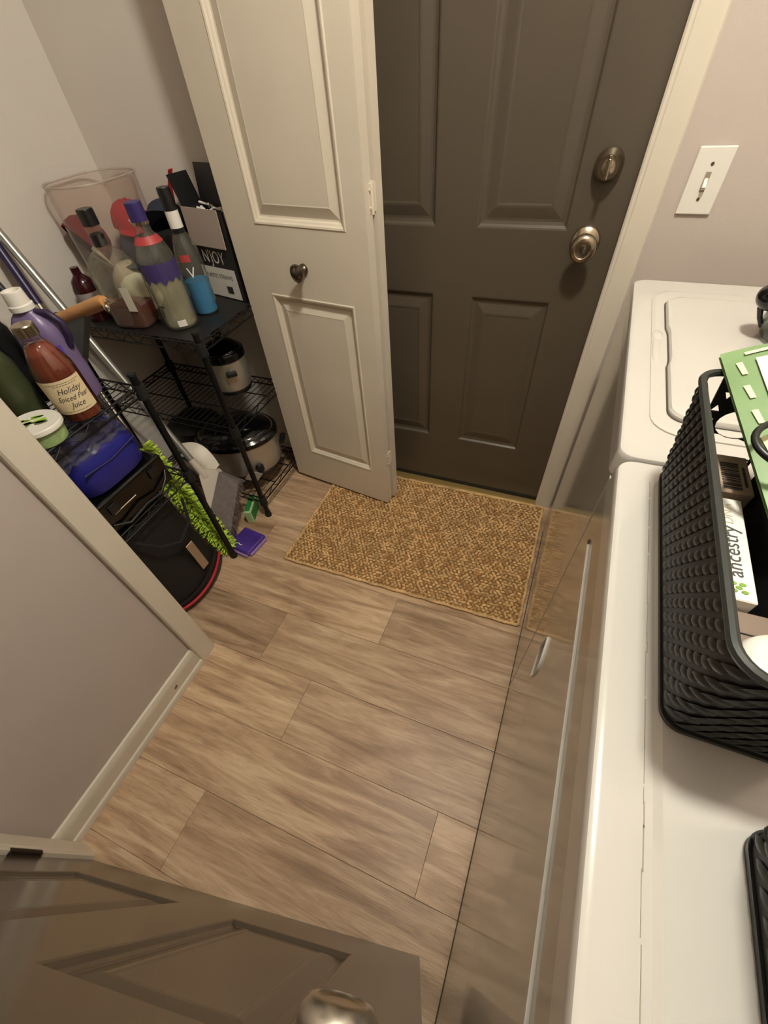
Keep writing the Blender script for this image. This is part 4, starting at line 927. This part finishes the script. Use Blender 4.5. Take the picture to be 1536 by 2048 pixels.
b = MB(); b.lathe([(0.0, 0.034), (0.052, 0.034), (0.0545, 0.036), (0.0545, 0.044), (0.052, 0.047), (0.046, 0.045), (0, 0.045)], n=36, sx=1.12); ld_ = b.done('lid', m_wplast, tb, ang=50)
for k in range(13):
    a = random.uniform(0, 2 * PI); r = random.uniform(0.006, 0.030); b = MB(); b.lathe([(0, 0.0452), (0.015, 0.0452), (0.0147, 0.0458), (0, 0.0458)], c=(0, 0, 0), n=10, sy=0.32); b.xf(Matrix.Translation((r * math.cos(a) - 0.008, r * math.sin(a) * 0.8, 0)) @ Matrix.Rotation(random.uniform(0.2, 1.0), 4, 'Z')); b.done('printed_leaf', mat('leaf_print_%d' % (k % 3), ((120, 160, 40), (150, 186, 60), (90, 96, 70))[k % 3], 0.5), ld_)
ob = thing('olive_bottle', 'olive green bottle at the back of the rack beside the jamb', 'bottle', (-1.200, 0.510, ZB)); b = MB(); b.lathe([(0, 0), (0.036, 0), (0.038, 0.006), (0.038, 0.13), (0.03, 0.155), (0.015, 0.18), (0.014, 0.20), (0, 0.20)], n=30); b.done('body', mat('olive_glass', (66, 72, 46), 0.25), ob); b = MB(); b.lathe([(0, 0.198), (0.016, 0.198), (0.016, 0.22), (0, 0.222)], n=20); b.done('cap', m_black, ob)
bb_ = thing('black_spray_can', 'black aerosol can behind the purple cleaner jug', 'can', (-1.265, 0.585, ZB)); b = MB(); b.lathe([(0, 0), (0.032, 0), (0.033, 0.004), (0.033, 0.17), (0.028, 0.182), (0, 0.182)], n=30); b.done('can', m_black, bb_); b = MB(); b.lathe([(0, 0.180), (0.028, 0.180), (0.028, 0.225), (0.024, 0.232), (0, 0.233)], n=28); b.done('cap', m_blackg, bb_)
# ------- rack B, middle tier: black case with blue bag on top
ZM = TIER[1] + 0.0018
kc = thing('black_case', 'black glossy tool case on the middle tier under the blue bag', 'case', (-1.235, 0.530, ZM))
b = MB(); b.box((0, 0, 0.052), (0.36, 0.27, 0.104), 0.012, 3); b.done('shell', m_blackg, kc)
b = MB(); b.box((0.1815, -0.045, 0.055), (0.003, 0.085, 0.004), 0.001, 1); b.done('metal_strip', m_chrome, kc)
for y_ in (-0.08, 0.08):
    b = MB(); b.box((0.183, y_, 0.072), (0.008, 0.03, 0.03), 0.003, 2); b.done('latch', m_black, kc)
b = MB(); b.tube([(0.18, -0.11, 0.03), (0.197, -0.07, 0.012), (0.200, 0.0, 0.022), (0.197, 0.06, 0.012), (0.19, 0.10, 0.032), (0.18, 0.12, 0.05)], 0.0045, 8); b.done('cord', m_black, kc, ang=60)
bg = thing('blue_bag', 'royal blue bag on the middle tier under a clear wrapper', 'bag', (-1.195, 0.535, ZM + 0.1045))
b = MB(); b.lathe([(0.0, 0), (0.120, 0), (0.134, 0.012), (0.138, 0.06), (0.134, 0.105), (0.120, 0.128), (0.06, 0.138), (0, 0.140)], n=40, pw=4.0, sx=1.0, sy=0.86); b.done('bag', mat('royal_blue', (34, 36, 128), 0.42, bump=0.15, bscale=25), bg, ang=60)
b = MB(); b.tube([(0.137, -0.09, 0.085), (0.1385, 0, 0.078), (0.137, 0.09, 0.088)], 0.003, 6); b.done('seam_piping', mat('deep_blue', (24, 24, 92), 0.5), bg)
def wrap():
    t = thing('clear_wrapper', 'crinkled clear plastic wrapper on top of the blue bag', 'wrapper', (-1.135, 0.520, ZM + 0.247))
    n, m_ = 22, 14; vs, fs = [], []
    rnd = random.Random(3)
    for j in range(m_ + 1):
        for i in range(n + 1):
            u_, v_ = i / n - 0.5, j / m_ - 0.5
            x = v_ * 0.15 + rnd.uniform(-.003, .003); y = u_ * 0.21 + rnd.uniform(-.003, .003)
            z = 0.022 * (1 - (2 * u_) ** 4) * (1 - (2 * v_) ** 4) + rnd.uniform(0, 0.012) - (0.03 if v_ > 0.42 else 0)
            vs.append((x, y, max(z, 0.0 if v_ < 0.3 else -0.03)))
    for j in range(m_):
        for i in range(n): a = j * (n + 1) + i; fs.append((a, a + 1, a + n + 2, a + n + 1))
    b = MB(); b.mesh_from(vs, fs); b.done('film', glass('clear_film', (205, 205, 208), body=0.12, bodycol=(170, 170, 178), rough=0.06), t, ang=15)
    b = MB(); b.tube([(-0.06, -0.10, 0.016), (0.0, -0.102, 0.020), (0.06, -0.10, 0.012)], 0.0016, 5); b.done('sealed_edge', MATS['clear_film'], t)
wrap()
# ------- black soft bag with red piping on the floor under rack B
def softbag():
    t = thing('soft_cooler_bag', 'black soft bag with red zipper piping on the closet floor', 'bag', (-1.235, 0.535, 0.0))
    # footprint bulges toward the room
    def ring(z, s, bul):
        pts = []
        n = 26
        for k in range(n + 1):
            f = k / n - 0.5; y = f * 0.292 * s - 0.022 * min(1, z / 0.12); x = 0.165 * s + bul * (1 - (2 * f) ** 2); pts.append((x, y, z + 0.055 * max(0, (-f)) ** 1.0 * (1 if z < 0.2 else 0.2) * 0))
        return pts + [(-0.17, 0.146 * s - 0.022 * min(1, z / 0.12), z), (-0.17, -0.146 * s - 0.022 * min(1, z / 0.12), z)]
    b = MB(); b.loft([ring(0.0, 0.93, 0.030), ring(0.02, 0.99, 0.046), ring(0.06, 1.0, 0.050), ring(0.12, 0.95, 0.040), ring(0.30, 0.86, 0.018), ring(0.385, 0.82, 0.006), ring(0.405, 0.76, 0.0)]); b.done('shell', mat('black_nylon', (16, 16, 18), 0.55, bump=0.2, bscale=40), t, ang=60)
    for z, rr, m_, nm in ((0.048, 0.0055, mat('red_piping', (176, 32, 42), 0.6), 'red_zipper'), (0.078, 0.004, mblk, 'zipper_flap')):
        r0 = ring(z, 1.0, 0.050)[:27]; b = MB(); b.tube([(p[0] + 0.002, p[1], p[2] + 0.010 * math.sin(4 * p[1] / 0.29)) for p in r0], rr, 8); b.done(nm, m_, t, ang=60)
    b = MB(); b.box((0.2100, 0.030, 0.185), (0.002, 0.032, 0.125), 0.001, 1, rot=Euler((0.0, -0.12, 0)).to_matrix()); b.done('metal_plate', mat('plate_steel', (190, 178, 160), 0.35, metal=0.9), t)
    b = MB(); b.tube([(0.18, -0.10, 0.39), (0.215, -0.06, 0.34), (0.222, 0.0, 0.30), (0.218, 0.07, 0.33), (0.185, 0.11, 0.385)], 0.006, 8, flat=0.5); b.done('strap', mblk, t, ang=60)
softbag()
# ------- brooms, mops and packs in the gap
def broom():
    t = thing('angle_broom', 'angled broom with grey bristles and white plastic head leaning in the gap', 'broom', (-1.20, 0.92, 0))
    o = Vector((-1.20, 0.92, 0)); bw = mat('broom_white', (196, 186, 172), 0.5)
    T0, T1 = Vector((-1.058, 0.925, 0.218)), Vector((-1.089, 0.776, 0.004)); H0, H1 = Vector((-1.151, 0.918, 0.252)), Vector((-1.146, 0.802, 0.162))
    nrm = (T1 - T0).cross(H0 - T0).normalized() * 0.018
    vs, fs = [], []
    b = MB(); rnd = random.Random(5); N_ = 150
    for k in range(N_):
        f = k / (N_ - 1); dz = rnd.uniform(-1, 1); h = H0.lerp(H1, f) + nrm * dz * 0.75 - o; e = T0.lerp(T1, f) + nrm * dz * 1.1 - o + Vector((rnd.uniform(-.004, .004), rnd.uniform(-.004, .004), rnd.uniform(0, 0.006)))
        b.tube([h, e], [0.0016, 0.0011], 4)
    br = b.done('bristles', mat('grey_bristle', (112, 102, 100), 0.7, var=0.15, vscale=60), t); br['kind'] = 'stuff'
    b = MB(); b.loft([[H0 - o + nrm * q * 0.9, H1 - o + nrm * q * 0.9, T1.lerp(H1, 0.12) - o + nrm * q * 1.02, T0.lerp(H0, 0.12) - o + nrm * q * 1.02] for q in (-1, 1)]); b.done('bristle_core', MATS['grey_bristle'], t)
    c = (H0 + H1) / 2; up = Vector((-0.47, 0.06, 0.88)).normalized(); ax = (H1 - H0)
    top = c + up * 0.085
    b = MB(); b.loft([[H0 - o + nrm * q, H1 - o + nrm * q, H1.lerp(H0, 0.02) + up * 0.018 - o + nrm * q, (top + ax * 0.10) - o + nrm * q * 0.8, (top - ax * 0.10) - o + nrm * q * 0.8, H0.lerp(H1, 0.02) + up * 0.018 - o + nrm * q] for q in (-1, 1)]); b.done('head', bw, t, ang=30)
    b = MB(); b.cyl(top - up * 0.02 - o, top + up * 0.06 - o, 0.017, 0.014); b.done('socket', bw, t)
    e = Vector((-1.608, 0.930, 1.06)); b = MB(); dirn = (e - top).normalized(); b.cyl(top + up * 0.03 - o, top + dirn * 1.0 - o, 0.0125, n=16); b.done('handle', mat('grey_pole', (176, 176, 170), 0.28, metal=0.7), t)
broom()
def dustpan():
    t = thing('dustpan', 'white plastic dustpan clipped to the broom handle', 'dustpan', (-1.36, 0.97, 0)); o = t.location.copy()
    dw = mat('dustpan_white', (206, 196, 180), 0.4)
    A, B_ = Vector((-1.305, 0.900, 0.355)), Vector((-1.170, 0.902, 0.262)); out = []
    b = MB(); rows_ = []
    n = 12
    for k in range(n + 1):
        f = k / n; c = A.lerp(B_, f) + Vector((0, 0, 0.022 * math.sin(PI * f))); w_ = 0.008 + 0.040 * math.sin(PI * min(1, f * 0.75 + 0.05))
        rows_.append([c + Vector((0, -w_ * 0.25, -w_ * 0.35)) - o, c + Vector((0.006, 0, 0.004)) - o, c + Vector((0.012, w_, w_ * 0.35)) - o, c + Vector((0.004, w_, w_ * 0.25)) - o, c + Vector((-0.002, 0, -0.004)) - o])
    b.loft(rows_); b.done('blade', dw, t, ang=50)
    b = MB(); b.tube([Vector((-1.292, 0.878, 0.315)) - o, Vector((-1.22, 0.874, 0.262)) - o, Vector((-1.155, 0.870, 0.226)) - o], 0.008, 8); b.done('grip', dw, t)
dustpan()
def purplemop():
    t = thing('flat_mop', 'purple flat mop with a chrome pole leaning behind the duster', 'mop', (-1.13, 0.79, 0)); o = t.location.copy()
    f0, f1 = Vector((-1.345, 0.79, 0.40)), Vector((-1.598, 0.905, 1.01)); d = (f1 - f0).normalized()
    b = MB(); b.cyl(f0 - o, f0 + d * 0.52 - o, 0.010, n=14); b.done('chrome_pole', m_chrome, t)
    b = MB(); b.cyl(f0 + d * 0.50 - o, f0 + d * 0.66 - o, 0.0135, n=14); b.done('grip', mat('indigo_grip', (38, 26, 70), 0.35), t)
    b = MB(); b.loft([[Vector((-1.12, y, 0.0)) - o, Vector((-1.10, y, 0.0)) - o, Vector((-1.315, y, 0.415)) - o, Vector((-1.345, y, 0.405)) - o] for y in (0.762, 0.775, 0.805, 0.815)]); b.done('mop_pad', mat('purple_pad', (82, 56, 138), 0.7), t)
purplemop()
def duster():
    t = thing('chenille_duster', 'lime green chenille duster standing behind the rack post', 'duster', (-1.09, 0.735, 0)); o = t.location.copy()
    A, B_ = Vector((-1.083, 0.728, 0.016)), Vector((-1.262, 0.745, 0.47)); ax = (B_ - A); L_ = ax.length; ax.normalize()
    u_ = Vector((0, 1, 0)); u_ = (u_ - ax * u_.dot(ax)).normalized(); v_ = ax.cross(u_)
    lm_ = mat('lime_chenille', (192, 222, 62), 0.8, sheen=0.3, var=0.15, vscale=60)
    pts = [A + ax * (L_ * k / 10) - o for k in range(11)]
    b = MB(); b.tube(pts, [0.010] + [0.016] * 9 + [0.010], 10, flat=1.7); b.done('pad', mat('lime_pad', (120, 150, 40), 0.85), t)
    b = MB(); rnd = random.Random(11)
    for k in range(1000):
        f = rnd.random(); a = rnd.uniform(0, 2 * PI); dirn = (u_ * math.cos(a) * 1.2 + v_ * math.sin(a)); dirn.normalize()
        base = A + ax * (L_ * f) + dirn * 0.014 - o; tip = base + (dirn * 0.027 + ax * rnd.uniform(-0.016, 0.006) + Vector((rnd.uniform(-.006, .006),) * 3))
        mid = (base + tip) / 2
        b.tube([base, mid, tip], [0.0034, 0.0046, 0.0024], 5)
    c = b.done('chenille', lm_, t, ang=80); c['kind'] = 'stuff'
    e = Vector((-1.55, 0.78, 1.20)); b = MB(); b.cyl(B_ - ax * 0.02 - o, B_ + ax * 0.55 - o, 0.009, n=12); b.done('handle', mat('dark_pole', (60, 60, 66), 0.3, metal=0.5), t)
duster()
def squeegee():
    t = thing('wooden_scrub_brush', 'wooden-backed long handled scrub brush standing head up behind the juice bottle', 'brush', (-1.45, 0.80, 0)); o = t.location.copy()
    A, B_ = Vector((-1.365, 0.800, 0.853)), Vector((-1.125, 0.800, 0.922)); ax = (B_ - A).normalized()
    wd = mat('orange_wood', (196, 140, 84), 0.5, var=0.15, vscale=6, vstretch=(1, 8, 8))
    b = MB(); b.tube([A - o, A + ax * 0.01 - o, B_ - ax * 0.012 - o, B_ - o], [0.013, 0.0165, 0.0165, 0.013], 14); b.done('wooden_bar', wd, t)
    b = MB(); b.tube([B_ - o, B_ + ax * 0.012 - o, B_ + ax * 0.022 + Vector((0, 0, -0.008)) - o], 0.004, 8); b.ell(B_ + ax * 0.006 + Vector((0, -0.006, -0.014)) - o, (0.008, 0.008, 0.01)); b.done('metal_tip', m_chrome, t)
    C = A.lerp(B_, 0.45); E_ = Vector((-1.435, 0.80, 0.66)); s_ = (B_ - A)
    b = MB(); b.loft([[C - s_ * 0.26 + Vector((0, q, 0)) - o, C + s_ * 0.24 + Vector((0, q, 0)) - o, E_ + s_ * 0.05 + Vector((0, q, 0)) - o, E_ - s_ * 0.05 + Vector((0, q, 0)) - o] for q in (-0.012, 0.012)]); b.done('bracket', mat('grey_bracket', (92, 96, 96), 0.45), t, ang=30)
    b = MB(); b.cyl(E_ - o, Vector((-1.58, 0.835, 0.0)) - o, 0.011, n=12); b.done('handle', MATS['grey_pole'], t)
squeegee()
pk_ = thing('purple_pack', 'flat purple refill pack lying on the floor by the rack foot', 'packet', (-1.025, 0.785, 0), -0.12)
b = MB(); b.box((0, 0, 0.014), (0.115, 0.115, 0.026), 0.010, 3); b.done('pouch', mat('purple_film', (74, 50, 140), 0.22, coat=0.5, var=0.2, vscale=14, bump=0.3, bscale=30), pk_)
b = MB(); b.bb((-0.05, -0.066, 0.001), (0.05, -0.050, 0.012), 0.003, 2); b.bb((0.052, -0.05, 0.001), (0.066, 0.05, 0.014), 0.003, 2); b.done('crimped_edge', mat('lilac_film', (150, 122, 176), 0.3), pk_)
b = MB(); text_on('~', 0.05, lambda x, y: (x - 0.01, y - 0.03, 0.0276), b); b.done('white_swoosh', m_paper, pk_, smooth=False)
gbx = thing('green_sponge_pack', 'small green and white pack standing on the floor between broom and rack post', 'packet', (-1.098, 0.945, 0), 0.35)
b = MB(); b.box((0, 0, 0.034), (0.030, 0.120, 0.066), 0.004, 2); b.done('pack', mat('pale_green', (178, 206, 150), 0.5), gbx)
b = MB(); b.box((-0.002, 0, 0.0672), (0.022, 0.100, 0.001)); b.box((0.0155, 0.0, 0.034), (0.001, 0.10, 0.05)); b.done('green_panel', mat('mid_green', (40, 128, 62), 0.5), gbx)
